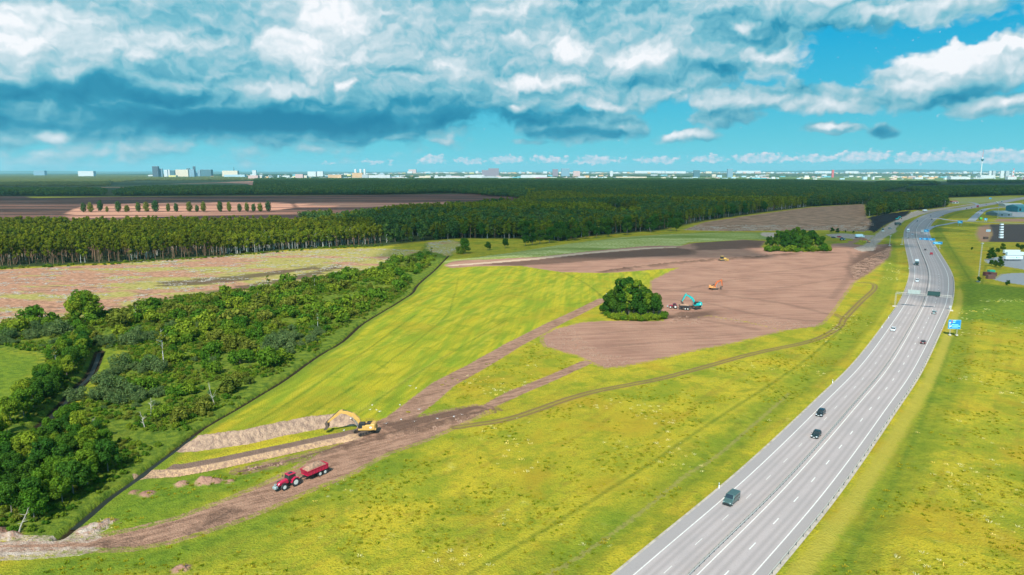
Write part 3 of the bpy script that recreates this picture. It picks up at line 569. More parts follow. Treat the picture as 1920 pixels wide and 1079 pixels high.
def lines():
    V = []; Fc = []
    def quad(c0, c1, n0, n1, o0, o1, z=.2):
        b = len(V); V.extend([(*(c0+n0*o0), z), (*(c0+n0*o1), z), (*(c1+n1*o1), z), (*(c1+n1*o0), z)]); Fc.append((b, b+1, b+2, b+3))
    for key, wd in (('ll', .10), ('rl', .10), ('ri', .10)):
        for i in range(len(RC)-1):
            a = OFF[key](RC[i:i+1, 1])[0]; w2 = wd*(1+RC[i, 1]/2500); quad(RC[i], RC[i+1], RN[i], RN[i+1], a-w2, a+w2)
    s = np.r_[0, np.cumsum(np.linalg.norm(np.diff(RC, axis=0), axis=1))]
    for key, wd, off0 in (('ld', .055, 4), ('rd', .11, 9)):
        q = off0
        while q < s[-1]-4:
            f = lambda t: (np.array([np.interp(t, s, RC[:, 0]), np.interp(t, s, RC[:, 1])]), np.array([np.interp(t, s, RN[:, 0]), np.interp(t, s, RN[:, 1])]))
            c0, n0 = f(q); c1, n1 = f(q+3); a = OFF[key](np.array([c0[1]]))[0]; quad(c0, c1, n0, n1, a-wd, a+wd); q += 12
    o = put_mesh('road_marking', V, Fc, [paint]); o['kind'] = 'structure'
lines()
# slip road and crossing roads by the interchange
def road(name, pts, wd, z=.15, m=None, sub=5):
    ln = resample(smooth_line(pts, sub), 4); 
    o = ribbon(name, ln, -wd/2, wd/2, z, m or asph2); o['kind'] = 'structure'; return ln
asph2 = mat('old_asphalt', (.33, .33, .35), .85, var=.15, vscale=.05)
road('slip_road', PL(1733,440, 1740,431, 1752,425, 1775,421, 1792,417.5, 1805,416), 6, .19)
road('slip_road', PL(1750,409, 1757,409.5, 1768,411.5, 1783,413.5, 1830,416), 6, .21)
road('side_road', PL(1783,414, 1833,416.5, 1875,418.2, 1930,420, 2010,423), 7, .16)
road('side_road', PL(1821,414.5, 1833,403, 1840,397, 1850,392.5, 1870,390, 1900,388, 1960,386), 10, .18)
road('side_road', PL(1790,380, 1815,379.5, 1830,382, 1833,385), 8, .18)
# guard rails
def guard_rail(name, key, dx, i0, i1, label, post=4.0, two=False, first=100):
    rt = empty(name, (*RC[i0], 0)); tag(rt, label, 'guard rail'); base = Vector((*RC[i0], 0))
    def P_(i, o_): c = RC[i]+RN[i]*o_; return Vector((c[0], c[1], 0))-base
    of = lambda i: (OFF[key](RC[i:i+1, 1])[0] if key else 0)+dx
    for sgn in ((-1, 1) if two else (0,)):
        V = []; Fc = []
        prof = [(.0, .48), (.05, .54), (0, .60), (0, .66), (.05, .72), (0, .78)]
        for i in range(i0, i1):
            for (a, z) in prof: p = P_(i, of(i)+sgn*.13+a*.7*(sgn or 1)); V.append((p.x, p.y, z+.15))
        n = len(prof)
        for i in range(i1-i0-1):
            for j in range(n-1): b = i*n+j; Fc.append((b, b+1, b+n+1, b+n))
        rail = put_mesh('rail', V, Fc, [steel], parent=rt)
    s = np.r_[0, np.cumsum(np.linalg.norm(np.diff(RC[i0:i1], axis=0), axis=1))]; q = 0.0; pm = None; k = 0; rest = MB()
    while q < s[-1]:
        x = i0+np.interp(q, s, np.arange(len(s))); i = int(x); f = x-i; a = P_(i, of(i)); b = P_(min(i+1, i1-1), of(i)); p = a.lerp(b, f)
        if k < first:
            if pm is None: pm = MB().box((0, 0, .42), (.12, .16, .8)).build('post', dsteel, rt); o = pm
            else: o = pm.copy(); C.objects.link(o)
            o.location = p
        else: rest.box((p.x, p.y, .42), (.12, .16, .8))
        q += post; k += 1
    if rest.v: tag(rest.build('post', dsteel, rt), kind='stuff')
near = int(np.searchsorted(RC[:, 1], 60)); mid = int(np.searchsorted(RC[:, 1], 900))
guard_rail('median_barrier', None, .25, near, mid, 'double sided steel barrier along the middle of the highway', 2.0, True, 95)
guard_rail('guard_rail', 'ra', .15, near, int(np.searchsorted(RC[:, 1], 460)), 'steel guard rail along the right edge of the highway', 4.0, False, 95)
guard_rail('guard_rail', 'la', -.15, int(np.searchsorted(RC[:, 1], 312)), int(np.searchsorted(RC[:, 1], 420)), 'short steel guard rail on the left edge of the highway under the gantry', 4.0, False, 95)
def at_road(x, y, lane=None):
    """position and heading on the highway for the car seen at x, y"""
    p = G(x, y); i = int(np.argmin(np.hypot(*(RC-p).T)))
    return p, math.atan2(RT[i][1], RT[i][0])
# ------------------------------------------------------------------ vegetation
def leafmat(name, cols, rough=.7, trans=.36):
    m_, w = newmat(name); gi = w.new('ShaderNodeNewGeometry'); oi = w.new('ShaderNodeObjectInfo')
    isl = gi.outputs['Random Per Island']; rnd = oi.outputs['Random']
    c = w.ramp(rnd, [(i/(len(cols)-1), c) for i, c in enumerate(cols)])
    c = w.mix(w.ss(isl, 0, 1), w.mix(1, c, (.62, .66, .6), 'MULTIPLY'), w.mix(1, c, (1.42, 1.32, 1.1), 'MULTIPLY'))
    d = w.new('ShaderNodeBsdfDiffuse'); w.put(d.inputs[0], c); t = w.new('ShaderNodeBsdfTranslucent'); w.put(t.inputs[0], w.mix(1, c, (1.3, 1.25, .6), 'MULTIPLY'))
    mx = w.new('ShaderNodeMixShader'); mx.inputs[0].default_value = trans; w.l.new(d.outputs[0], mx.inputs[1]); w.l.new(t.outputs[0], mx.inputs[2])
    o = w.new('ShaderNodeOutputMaterial'); w.l.new(mx.outputs[0], o.inputs[0]); return m_
L_BUSH = leafmat('bush_leaves', [(.05, .135, .014), (.085, .175, .018), (.135, .21, .02), (.20, .255, .025)])
L_DARK = leafmat('dark_leaves', [(.028, .092, .016), (.045, .12, .018), (.07, .135, .016)])
L_OLIVE = leafmat('olive_leaves', [(.085, .125, .022), (.14, .165, .026), (.18, .20, .035)])
L_WILLOW = leafmat('willow_leaves', [(.085, .145, .055), (.12, .175, .07)])
L_PINE = leafmat('pine_needles', [(.10, .13, .010), (.14, .16, .012), (.07, .11, .012), (.19, .20, .015)])
L_BIRCH = leafmat('birch_leaves', [(.10, .155, .012), (.16, .20, .016), (.20, .23, .02)])
L_FAR = leafmat('far_leaves', [(.040, .105, .034), (.060, .125, .034), (.095, .155, .034), (.045, .10, .045)])
L_YEL = leafmat('bright_leaves', [(.17, .23, .015), (.21, .26, .02)])
bark_p = mat('pine_bark', (.30, .17, .095), .9, col2=(.16, .10, .07)); bark_b = mat('birch_bark', (.62, .60, .55), .8, col2=(.25, .22, .2), vscale=2); bark_g = mat('grey_bark', (.20, .165, .13), .9, var=.4); dead = mat('dead_wood', (.48, .42, .36), .9, var=.4)
def leaves(rs, centres, radii, n, size, out=.65, flat=1.0, tri=False):
    """many small leaf-clump faces spread through blobs; returns verts, faces"""
    cen = np.array(centres); rad = np.array(radii); wts = rad**2; wts /= wts.sum(); k = rs.choice(len(cen), n, p=wts)
    d = rs.normal(size=(n, 3)); d /= np.linalg.norm(d, axis=1)[:, None]; r = rs.uniform(.55, 1.06, n)**.6
    p = cen[k]+d*(rad[k]*r)[:, None]*np.array([1, 1, flat])
    nn = d*out+rs.normal(size=(n, 3))*(1-out)*.9+np.array([0, 0, .25]); nn /= np.linalg.norm(nn, axis=1)[:, None]
    u = np.cross(nn, rs.normal(size=(n, 3))); u /= np.linalg.norm(u, axis=1)[:, None]; v = np.cross(nn, u); s = size*rs.uniform(.55, 1.4, n)[:, None]
    asp = rs.uniform(.5, 1, n)[:, None]
    q = np.stack([p-u*s-v*s*asp*.2, p-u*s*.1-v*s*asp, p+u*s+v*s*asp*.15, p+u*s*.2+v*s*asp], 1)
    return q.reshape(-1, 3), np.arange(n*4).reshape(-1, 4)
def trunk(mb, h, r, rs, limbs=5, lean=0, start=.35, spread=1.6):
    p = Vector((0, 0, -.3)); n = 5; pr = r
    for i in range(n):
        q = Vector((lean*(i+1)/n+rs.uniform(-.12, .12), rs.uniform(-.12, .12), h*(i+1)/n)); nr = r*(1-.8*(i+1)/n); mb.tube(p, q, pr, nr, 6)
        p, pr = q, nr
    for i in range(limbs):
        z = h*rs.uniform(start, .92); a = rs.uniform(0, 6.28); l = spread*rs.uniform(.6, 1.2); mb.tube((lean*z/h, 0, z), (lean*z/h+l*math.cos(a), l*math.sin(a), z+l*rs.uniform(.3, .9)), r*.35, r*.08, 4)
def crown_blobs(rs, kind, h):
    c, r = [], []
    if kind == 'bush':
        for i in range(14): a = rs.uniform(0, 6.28); q = rs.uniform(0, .75)**.6*h*.62; z = rs.uniform(.22, .78)*h*(1-.35*q/(h*.6)); c.append((q*math.cos(a), q*math.sin(a), z)); r.append(h*rs.uniform(.16, .28))
    elif kind == 'broad':
        for i in range(20): a = rs.uniform(0, 6.28); q = rs.uniform(0, 1)**.6*h*.30; z = h*rs.uniform(.28, .88); q *= math.sin(min(1, (h-z)/(h*.72)+.25)*1.57); c.append((q*math.cos(a), q*math.sin(a), z)); r.append(h*rs.uniform(.09, .17))
    elif kind == 'pine':
        for i in range(13): a = rs.uniform(0, 6.28); z = h*rs.uniform(.56, .97); q = rs.uniform(0, 1)*h*.14*(1.1-(z/h-.6)*1.5); c.append((q*math.cos(a), q*math.sin(a), z)); r.append(h*rs.uniform(.04, .075))
    elif kind == 'birch':
        for i in range(16): a = rs.uniform(0, 6.28); z = h*rs.uniform(.38, .95); q = rs.uniform(0, 1)*h*.13*math.sin(min(1, (1-z/h)*2.2+.2)*1.57); c.append((q*math.cos(a), q*math.sin(a), z)); r.append(h*rs.uniform(.045, .085))
    elif kind == 'spruce':
        for i in range(18): z = h*(.12+.84*i/17); a = rs.uniform(0, 6.28); q = (1-z/h)*h*.12; c.append((q*math.cos(a), q*math.sin(a), z)); r.append(max(.05*h*.5, (1.05-z/h)*h*.16))
    elif kind == 'poplar':
        for i in range(18): z = h*(.14+.78*i/17); a = rs.uniform(0, 6.28); q = rs.uniform(0, .5)*h*.12; c.append((q*math.cos(a), q*math.sin(a), z)); r.append(h*.17*math.sin(min(1, (1-z/h)*1.5+.18)*1.57)*min(1, z/h*2.2+.25))
    elif kind == 'sparse':
        for i in range(22): a = rs.uniform(0, 6.28); z = h*rs.uniform(.30, .97); q = rs.uniform(.2, 1)*h*.17*math.sin(min(1, (1-z/h)*2+.15)*1.57); c.append((q*math.cos(a), q*math.sin(a), z)); r.append(h*rs.uniform(.02, .05))
    return c, r
def make_tree(name, kind, h, lm, bm, n, size, seed, tr=.18, limbs=5, lean=0, flat=1.0, onemesh=False):
    rs = np.random.RandomState(seed); c, r = crown_blobs(rs, kind, h); V, Fc = leaves(rs, c, r, n, size, flat=flat)
    mb = MB(); 
    if bm: trunk(mb, h*(.9 if kind != 'bush' else .6), tr, rs, limbs, lean, .4 if kind != 'bush' else .1, h*.12)
    if onemesh:
        fc = [tuple(int(i) for i in f) for f in Fc]; b = len(V); vs = [tuple(v) for v in V]+mb.v; fs = fc+[tuple(i+b for i in f) for f in mb.f]
        return put_mesh(name, vs, fs, [lm]+([bm] if bm else []), fmat=[0]*len(fc)+[1]*len(mb.f))
    e = empty(name); cr = put_mesh('crown' if kind != 'bush' else 'foliage', V, Fc.copy(), [lm], parent=e)
    if bm: mb.build('trunk' if kind != 'bush' else 'stem', bm, e)
    return e
PROTO = []
def protos(name, specs): 
    out = [make_tree(name, *s) for s in specs]; PROTO.extend(out); return out
def hide_protos():
    for e in PROTO:
        for ch in list(e.children): bpy.data.objects.remove(ch)
        bpy.data.objects.remove(e)
BUSH = protos('bush', [('bush', 4.0, L_BUSH, bark_g, 1300, .24, 100+i, .08, 6) for i in range(5)])
WILLOW = protos('willow_bush', [('bush', 5.0, L_WILLOW, bark_g, 2000, .20, 200+i, .08, 8) for i in range(3)])
OLIVE = protos('bush', [('bush', 4.0, L_OLIVE, bark_g, 1100, .24, 230+i, .08, 8) for i in range(3)])
BROAD = protos('broadleaf_tree', [('broad', 10.0, L_BUSH, bark_g, 3600, .28, 300+i, .2, 8) for i in range(5)])
BROADD = protos('broadleaf_tree', [('broad', 10.0, L_DARK, bark_g, 3600, .28, 330+i, .2, 8) for i in range(4)])
ASPEN = protos('broadleaf_tree', [('birch', 10.5, L_BUSH, bark_g, 2200, .28, 360+i, .18, 6) for i in range(3)])
PINE = protos('pine_tree', [('pine', 17.0, L_PINE, bark_p, 800, .42, 400+i, .16, 7) for i in range(5)])
BIRCH = protos('birch_tree', [('birch', 15.0, L_BIRCH, bark_b, 800, .38, 430+i, .15, 6) for i in range(4)])
SPRUCE = protos('spruce_tree', [('spruce', 14.0, L_DARK, bark_g, 900, .4, 460+i, .15, 0) for i in range(2)])
POPLAR = protos('poplar_tree', [('poplar', 14.0, L_OLIVE if i % 2 else L_FAR, bark_g, 900, .5, 500+i, .22, 0) for i in range(4)])
SPARSE = protos('birch_tree', [('sparse', 12.0, L_OLIVE, bark_b, 2000, .20, 530+i, .13, 16) for i in range(3)])
def place(proto, x, y, z=None, s=1.0, label=None, cat=None, group=None, name=None, rz=None, sz=1.0):
    o = copy_tree(proto); o.location = (x, y, (hz1(x, y) if z is None else z)-.05); o.rotation_euler[2] = random.uniform(0, 6.28) if rz is None else rz; o.scale = (s, s, s*sz)
    if name: o.name = name
    return tag(o, label, cat, group)
def atpx(x, y): p = G(x, y); return float(p[0]), float(p[1])

# poplars along the peat road
PX_ = [157, 170, 188, 201, 222, 238, 260, 275, 292, 315.5, 331, 355.5, 369.5, 382, 413, 430, 449.5, 463.5, 475.5, 488, 503.5]; PH = [17, 18, 20, 11, 20, 13, 18, 19, 21, 16, 16, 19, 13, 19, 20, 19, 15, 17, 15, 16, 20]
PW = [10, 10, 10, 5, 10, 9, 9, 10, 12, 7, 8, 10, 7, 9, 10, 8, 8, 8, 8, 9, 10]
ordn = 'first second third fourth fifth sixth seventh eighth ninth tenth eleventh twelfth thirteenth fourteenth fifteenth sixteenth seventeenth eighteenth nineteenth twentieth last'.split()
for i, (x, h, wd) in enumerate(zip(PX_, PH, PW)):
    px, py = atpx(x, 398.5-.3*(i/20)*3 - (1.6 if i == 2 else 0)); m_per = py/F; hh = h*m_per*1.06; o = place(POPLAR[i % 4], px, py, s=1)
    o.scale = (wd*m_per/4.6,)*2+(hh/14,)
    tag(o, ('small' if h < 14 else 'tall')+' rounded poplar, %s from the left in the row by the peat field' % ordn[i], 'tree', 'row of poplars by the peat field')

# scrub between the clearing and the long ditch
SCR_N = 0
def scatter(polys, n, rad_of, seed, avoid=()):
    rs = np.random.RandomState(seed); pts = []; lo = np.min([q.min(0) for q in polys], 0); hi = np.max([q.max(0) for q in polys], 0); tries = 0
    cand = rs.uniform(lo, hi, (n*60, 2)); m = np.zeros(len(cand), bool)
    for q in polys: m |= poly_sd(cand, q, 5) > 0
    for q in avoid: m &= poly_sd(cand, q, 5) < 0
    return cand[m], rs
BUSHA = PL(-40,640, 60,600, 200,590, 300,570, 420,552, 520,540, 600,520, 700,503, 780,480, 822,480, 800,506, 762,538, 675,590, 600,636, 560,668, 470,728, 420,760, 330,800, 290,800, 262,790, 240,760, 160,780, 140,800, 100,780, 150,730, 190,690, 250,680, 330,640, 200,655, 100,660, 0,650)
NEARW = PL(-60,860, 60,850, 100,800, 160,800, 200,830, 225,870, 235,900, 190,930, 120,990, 20,985, -60,975)
STRW = PL(-80,905, -40,850, 5,795, 35,762, 70,712, 95,675, 125,655, 160,642, 175,652, 168,672, 140,700, 105,745, 60,785, 10,830)
cand, rs = scatter([BUSHA], 600, None, 5)
dD = line_sd(cand, DITCH, 12)[0]; dS = line_sd(cand, STREAM, 12)[0]; pts = []
meadow = [PL(-400,655, 0,652, 92,664, 72,705, 40,760, 0,800, -400,900), PL(560,560, 640,545, 700,530, 690,560, 600,590), PL(170,680, 200,655, 235,660, 228,690, 195,715, 165,750, 120,790, 140,750), PL(190,830, 260,820, 330,800, 380,790, 300,850, 250,890, 225,860)]
nb_ = 0
for p, a, b in zip(cand, dD, dS):
    if a < 4.0 or b < 3.2 or any(poly_sd(p[None], q, 5)[0] > 0 for q in meadow): continue
    if vnoise(np.array([p[0]/13]), np.array([p[1]/13]), 4)[0] < .42 and rs.rand() < .85: continue
    r = rs.choice([.9, 1.3, 1.8, 2.5, 3.3], p=[.25, .28, .25, .15, .07])*rs.uniform(.85, 1.15)
    if any((p[0]-q[0])**2+(p[1]-q[1])**2 < (r+q[2])**2*.5 for q in pts): continue
    pts.append((p[0], p[1], r))
    if len(pts) > 900: break
pts.sort(key=lambda q: q[1])
adj = ['low', 'round', 'loose', 'broad', 'dense']
for k, (x, y, r) in enumerate(pts[:290]):
    mixn = vnoise(np.array([x/22]), np.array([y/22]), 8)[0]; pr = (WILLOW if mixn > .64 else OLIVE if mixn < .33 else BUSH); pr = pr[k % len(pr)]
    hh = 5.0 if pr in WILLOW else 4.0
    q1 = line_sd(np.array([[x, y]]), DITCH, 60)[0][0]; q2 = line_sd(np.array([[x, y]]), STREAM, 60)[0][0]; q3 = -poly_sd(np.array([[x, y]]), CLEAR[0], 60)[0]
    wh = 'beside the long ditch' if q1 < 13 else 'near the dark stream' if q2 < 22 else 'along the edge of the clearing' if q3 < 22 else 'in the middle of the scrub'
    kd = 'dull olive' if pr in OLIVE else 'silvery green' if pr in WILLOW else 'fresh green'; sz_w = 'small' if r < 1.2 else 'medium sized' if r < 2.1 else 'large'
    place(pr, x, y, s=r*1.45/(hh*.62), sz=rs.uniform(.7, 1.1), label='%s %s bush %s' % (sz_w, kd, wh), cat='bush', group='%s %s bushes %s' % (sz_w, kd, wh))
REST = pts[290:]

def grp(px, py, s, proto, label, group, name=None, sz=1.0, cat='tree'):
    x, y = atpx(px, py); return place(proto, x, y, s=s, label=label, cat=cat, group=group, name=name, sz=sz)
cand, rs = scatter([NEARW], 80, None, 15); pts = []
for p in cand:
    if line_sd(p[None], DITCH, 12)[0][0] < 6.5 or line_sd(p[None], STREAM, 12)[0][0] < 4: continue
    if any((p[0]-q[0])**2+(p[1]-q[1])**2 < 3.6**2 for q in pts): continue
    pts.append(p)
    if len(pts) >= 60: break
yq = np.quantile([q[1] for q in pts], [.33, .66])
for k, p in enumerate(pts):
    dk_ = 'bright green' if k % 9 < 5 else 'dark green'; s_ = rs.uniform(.5, .86); wh = 'front' if p[1] < yq[0] else 'middle' if p[1] < yq[1] else 'back'; hi = 'tall' if s_ > .68 else 'low'
    place((BROAD+BROADD)[k % 9], p[0], p[1], s=s_, label='%s %s tree in the %s of the near left wood' % (hi, dk_, wh), cat='tree', group='%s %s trees in the %s of the near left wood' % (hi, dk_, wh))
cand, rs = scatter([STRW], 80, None, 16); pts = []
for p in cand:
    if line_sd(p[None], STREAM, 12)[0][0] < 3.0: continue
    if any((p[0]-q[0])**2+(p[1]-q[1])**2 < 3.4**2 for q in pts): continue
    pts.append(p)
    if len(pts) >= 70: break
yq = np.quantile([q[1] for q in pts], [.33, .66])
for k, p in enumerate(pts):
    dk_ = 'dark green' if k % 9 < 4 else 'bright green'; wh = 'nearest' if p[1] < yq[0] else 'middle' if p[1] < yq[1] else 'farthest'
    place((BROADD+BROAD)[k % 9], p[0], p[1], s=rs.uniform(.45, .82), label='%s tree along the %s stretch of the stream at the left' % (dk_, wh), cat='tree', group='%s trees along the %s stretch of the stream' % (dk_, wh))
# grove in the middle of the field and the one behind the bare soil
def grove(cx, cy, rx, ry, n, sr, label, group, seed, protos_, hprof=.35):
    rs = np.random.RandomState(seed); c = G(cx, cy); pts = []; t = 0
    while len(pts) < n and t < 6000:
        t += 1; a = rs.uniform(0, 6.28); q = rs.rand()**.5; p = (c[0]+rx*q*math.cos(a), c[1]+ry*q*math.sin(a))
        if any((p[0]-k[0])**2+(p[1]-k[1])**2 < (rx*1.45/n**.5)**2*.6 for k in pts): continue
        pts.append((*p, q))
    for k, (x, y, q) in enumerate(pts): place(protos_[k % len(protos_)], x, y, s=rs.uniform(*sr)*(1-hprof*q*q), label=label, cat='tree', group=group)
grove(1186, 589, 12.5, 8, 34, (1.3, 2.0), 'dark green leafy tree in the clump beside the teal excavator', 'trees of the middle clump', 3, BROADD+ASPEN, .45)
grove(1491, 466, 24, 13, 34, (1.5, 2.2), 'deep green tree in the far clump behind the bare soil', 'trees of the far clump', 4, BROADD+ASPEN, .45)
for (x, y, s) in [(1150,597,.8),(1168,601,.7),(1190,602,.75),(1210,602,.9),(1230,601,.8),(1138,592,.8),(1246,592,.7)]+[(1143+i*7.3,600+1.5*((i*7)%3)-abs(i-7)*.5,.70+.14*((i*5)%4)) for i in range(15)]+[(1436+i*8.4,472+((i*5)%3)*.6-abs(i-7)*.25,1.1+.25*((i*3)%4)) for i in range(15)]:
    grp(x, y, s, BUSH[int(x) % 5], 'low bush at the foot of the '+('tree clump beside the teal excavator' if x < 1300 else 'far tree clump behind the bare soil'), 'bushes at the foot of the %s clump' % ('middle' if x < 1300 else 'far'), cat='bush')
# single trees that stand out
NAMED = [(307,688,1.3,SPARSE[0],'thin pale birch standing alone over the scrub, left of centre','birch_tree'), (596,617,.78,SPARSE[1],'slender birch with a white trunk right by the ditch','birch_tree'),
         (485,580,.78,SPARSE[2],'slim birch with bare white trunk at the lower edge of the clearing','birch_tree'), (503,543,.72,SPARSE[0],'narrow birch at the near edge of the clearing','birch_tree'),
         (255,598,.70,SPARSE[1],'thin leaning birch at the left of the clearing','birch_tree'), (590,538,.62,SPARSE[2],'small birch beside the lone pine','birch_tree'),
         (583,550,.50,PINE[1],'lone small pine at the edge of the clearing','pine_tree'), (147,605,1.4,BROAD[0],'loose dark tree at the left edge of the clearing, leftmost of three','broadleaf_tree'), (160,604,1.5,BROAD[3],'loose dark tree at the left edge of the clearing, middle of three','broadleaf_tree'), (178,603,1.45,BROAD[2],'loose dark tree at the left edge of the clearing, rightmost of three','broadleaf_tree'),
         (808,482,.72,SPARSE[2],'bright green young birch at the head of the long ditch','birch_tree'), (872,476,1.35,BROAD[1],'round green tree at the corner of the pale field','broadleaf_tree'), (862,476,1.9,BUSH[1],None,None),
         (915,470,.8,BROADD[2],'small dark tree beyond the corner of the pale field, leftmost of two','broadleaf_tree'), (948,466,.95,BROADD[0],'small dark tree beyond the corner of the pale field, rightmost of two','broadleaf_tree'),
         (407,578,.66,BROADD[1],'dark round tree at the lower edge of the clearing','broadleaf_tree'), (106,690,.7,SPARSE[1],'pale trunked birch above the stream trees','birch_tree')]
for (x, y, s, pr, lb, nm) in NAMED:
    px, py = atpx(x, y); place(pr, px, py, s=s, label=lb or 'green bush touching the round tree at the corner of the pale field', cat='tree' if lb else 'bush', name=nm)
for k, (x, y, s) in enumerate([(985,462,.55),(998,460,.62),(1012,458,.75),(1030,456,.8),(1048,453,.7),(1062,452,.62),(1078,451,.7),(1098,448,.6),(1118,446,.62),(1140,444,.6),(1176,441,.75),(1220,436,.95),(1258,434,.85),(1268,434,.8)]):
    px, py = atpx(x, y); place(BROADD[k % 4], px, py, z=.5, s=s*1.9, label='dark broadleaf tree along the back of the pale field, in front of the forest', cat='tree', group='trees along the back of the pale field')
for k, (x, y, s) in enumerate([(1822,470,.4),(1858,478,.8),(1862,486,.75),(1853,487,.7),(1858,499,.6),(1866,501,.65),(1876,503,.7),(1880,470,.8),(1870,476,.65),(1908,466,.6),(1916,470,.7),(1875,492,.6),(1835,530,.5),(1889,536,.45),(1560,437,.8),(1570,438,.75),(1585,437,.4),(1600,438,.4)]):
    px, py = atpx(x, y); place(BROADD[k % 4], px, py, s=s*.8, label='dark rounded tree or shrub beside the lorry yard and far fields', cat='tree', group='small dark trees near the yard and the far track')
# dead trees
def dead_tree(px, py, h, lean, seed, label):
    rs = np.random.RandomState(seed); mb = MB(); trunk(mb, h, .14, rs, 9, lean, .3, h*.22); x, y = atpx(px, py); e = mb.build('dead_tree', dead); e.location = (x, y, hz1(x, y)); tag(e, label, 'dead tree')
for a in [(403,762,7.5,-1.5,1,'bare grey dead tree leaning by the ditch, rightmost dead tree'), (283,786,6,.6,2,'bare dead tree among the silvery bushes'), (272,806,5,-.8,3,'broken pale dead tree beside the yellow green bush'), (160,820,5,2.5,4,'fallen looking dead tree beside the near left wood'), (35,1000,5,2.5,5,'bare dead branch at the corner of the near left wood'), (235,628,4,-1.2,6,'small dead tree in the upper scrub')]: dead_tree(*a)

# forests
def instancer(name, pts, protos_, label, cat, group=None, scale=(.8, 1.2), kindmix=None):
    """one object of many trees (geometry nodes), for the wood that reads as a mass"""
    me = bpy.data.meshes.new(name); me.from_pydata([tuple(p[:3]) for p in pts], [], []); o = bpy.data.objects.new(name, me); C.objects.link(o)
    at = me.attributes.new('s', 'FLOAT', 'POINT'); at.data.foreach_set('value', np.array([p[3] for p in pts], np.float32))
    ng = bpy.data.node_groups.new(name, 'GeometryNodeTree'); ng.interface.new_socket('Geometry', in_out='INPUT', socket_type='NodeSocketGeometry'); ng.interface.new_socket('Geometry', in_out='OUTPUT', socket_type='NodeSocketGeometry')
    n = ng.nodes; l = ng.links; gi = n.new('NodeGroupInput'); go_ = n.new('NodeGroupOutput'); iop = n.new('GeometryNodeInstanceOnPoints'); 
    join = n.new('GeometryNodeGeometryToInstance')
    for pr in reversed(protos_):
        oi = n.new('GeometryNodeObjectInfo'); oi.inputs[0].default_value = pr; oi.inputs['As Instance'].default_value = True; l.new(oi.outputs['Geometry'], join.inputs[0])
    l.new(join.outputs[0], iop.inputs['Instance']); iop.inputs['Pick Instance'].default_value = True
    ri = n.new('FunctionNodeRandomValue'); ri.data_type = 'INT'; ri.inputs[4].default_value = 0; ri.inputs[5].default_value = len(protos_)-1; l.new(ri.outputs[2], iop.inputs['Instance Index'])
    rr = n.new('FunctionNodeRandomValue'); rr.data_type = 'FLOAT_VECTOR'; rr.inputs[0].default_value = (-.05, -.05, 0); rr.inputs[1].default_value = (.05, .05, 6.283); l.new(rr.outputs[0], iop.inputs['Rotation'])
    na = n.new('GeometryNodeInputNamedAttribute'); na.data_type = 'FLOAT'; na.inputs[0].default_value = 's'; l.new(na.outputs[0], iop.inputs['Scale'])
    l.new(gi.outputs[0], iop.inputs['Points']); l.new(iop.outputs[0], go_.inputs[0])
    md = o.modifiers.new('trees', 'NODES'); md.node_group = ng; tag(o, label, cat, group, 'stuff'); return o
src = bpy.data.collections.new('tree kinds')              # not linked to the scene: sources only
def one(name, *a):
    o = make_tree(name, *a, onemesh=True); C.objects.unlink(o); src.objects.link(o); return o
iPINE = [one('pine_kind', 'pine', 17.0, L_PINE, bark_p, 380, .55, 600+i, .2, 5) for i in range(4)]
iBIRCH = [one('birch_kind', 'birch', 15.0, L_BIRCH, bark_b, 420, .5, 620+i, .15, 4) for i in range(3)]
iMIX = [one('leafy_kind', 'broad', 15.0, L_FAR, bark_g, 420, .8, 640+i, .2, 3) for i in range(4)]+[one('fir_kind', 'spruce', 15.0, L_FAR, bark_g, 320, .8, 660, .2, 0), one('light_kind', 'broad', 15.0, L_PINE, bark_g, 420, .75, 661, .2, 2), one('birchlike_kind', 'birch', 16.0, L_FAR, bark_b, 300, .8, 662, .15, 3)]
def clump(name, lm, seed):
    rs = np.random.RandomState(seed); c = []; r = []
    for i in range(26): c.append((rs.uniform(-14, 14), rs.uniform(-14, 14), rs.uniform(6, 12.5))); r.append(rs.uniform(2.2, 3.6))
    V, Fc = leaves(rs, c, r, 900, 1.3, out=.6, flat=1.3); o = put_mesh(name, V, Fc.copy(), [lm]); C.objects.unlink(o); src.objects.link(o); return o
L_FARG = leafmat('far_green', [(.17, .20, .08), (.20, .23, .10)])
iCL = [clump('clump_kind', L_FAR, 680+i) for i in range(4)]; iCLG = [clump('clump_kind', L_FARG, 690+i) for i in range(2)]
iBUSH = [one('bush_kind', 'bush', 4.0, L_BUSH, None, 500, .36, 700+i, .08, 0) for i in range(3)]+[one('bush_kind', 'bush', 4.0, L_OLIVE, None, 500, .36, 710, .08, 0)]
def pack(polys, spacing, seed, jitter=.42, avoid=()):
    rs = np.random.RandomState(seed); lo = np.min([q.min(0) for q in polys], 0); hi = np.max([q.max(0) for q in polys], 0)
    xs, ys = np.meshgrid(np.arange(lo[0], hi[0], spacing), np.arange(lo[1], hi[1], spacing)); p = np.stack([xs.ravel(), ys.ravel()], -1); p += rs.uniform(-jitter, jitter, p.shape)*spacing
    p = p[(np.abs(p[:, 0]) < p[:, 1]*.95+120)]
    m = np.zeros(len(p), bool)
    for q in polys: m |= poly_sd(p, q, 5) > 0
    for q in avoid: m &= poly_sd(p, q, 5) < 0
    return p[m], rs
PINEW = PL(-700,508, -100,502, 0,500, 200,493, 400,481, 560,467, 640,462, 720,457, 700,440, 560,436, 300,437, 0,439, -700,446)
MIXW = PL(720,457, 780,452, 870,447, 960,448, 1050,452, 1120,441, 1240,431, 1320,414, 1430,398, 1520,387.5, 1620,382, 1635,370, 1300,362, 985,362, 990,378, 960,386, 860,396, 740,402, 640,405, 560,418, 700,440)
p, rs = pack([PINEW], 5.2, 31, .5); p = p[np.argsort(p[:, 1]-.62*p[:, 0])]
edge = p[:460]; body = p[430:]
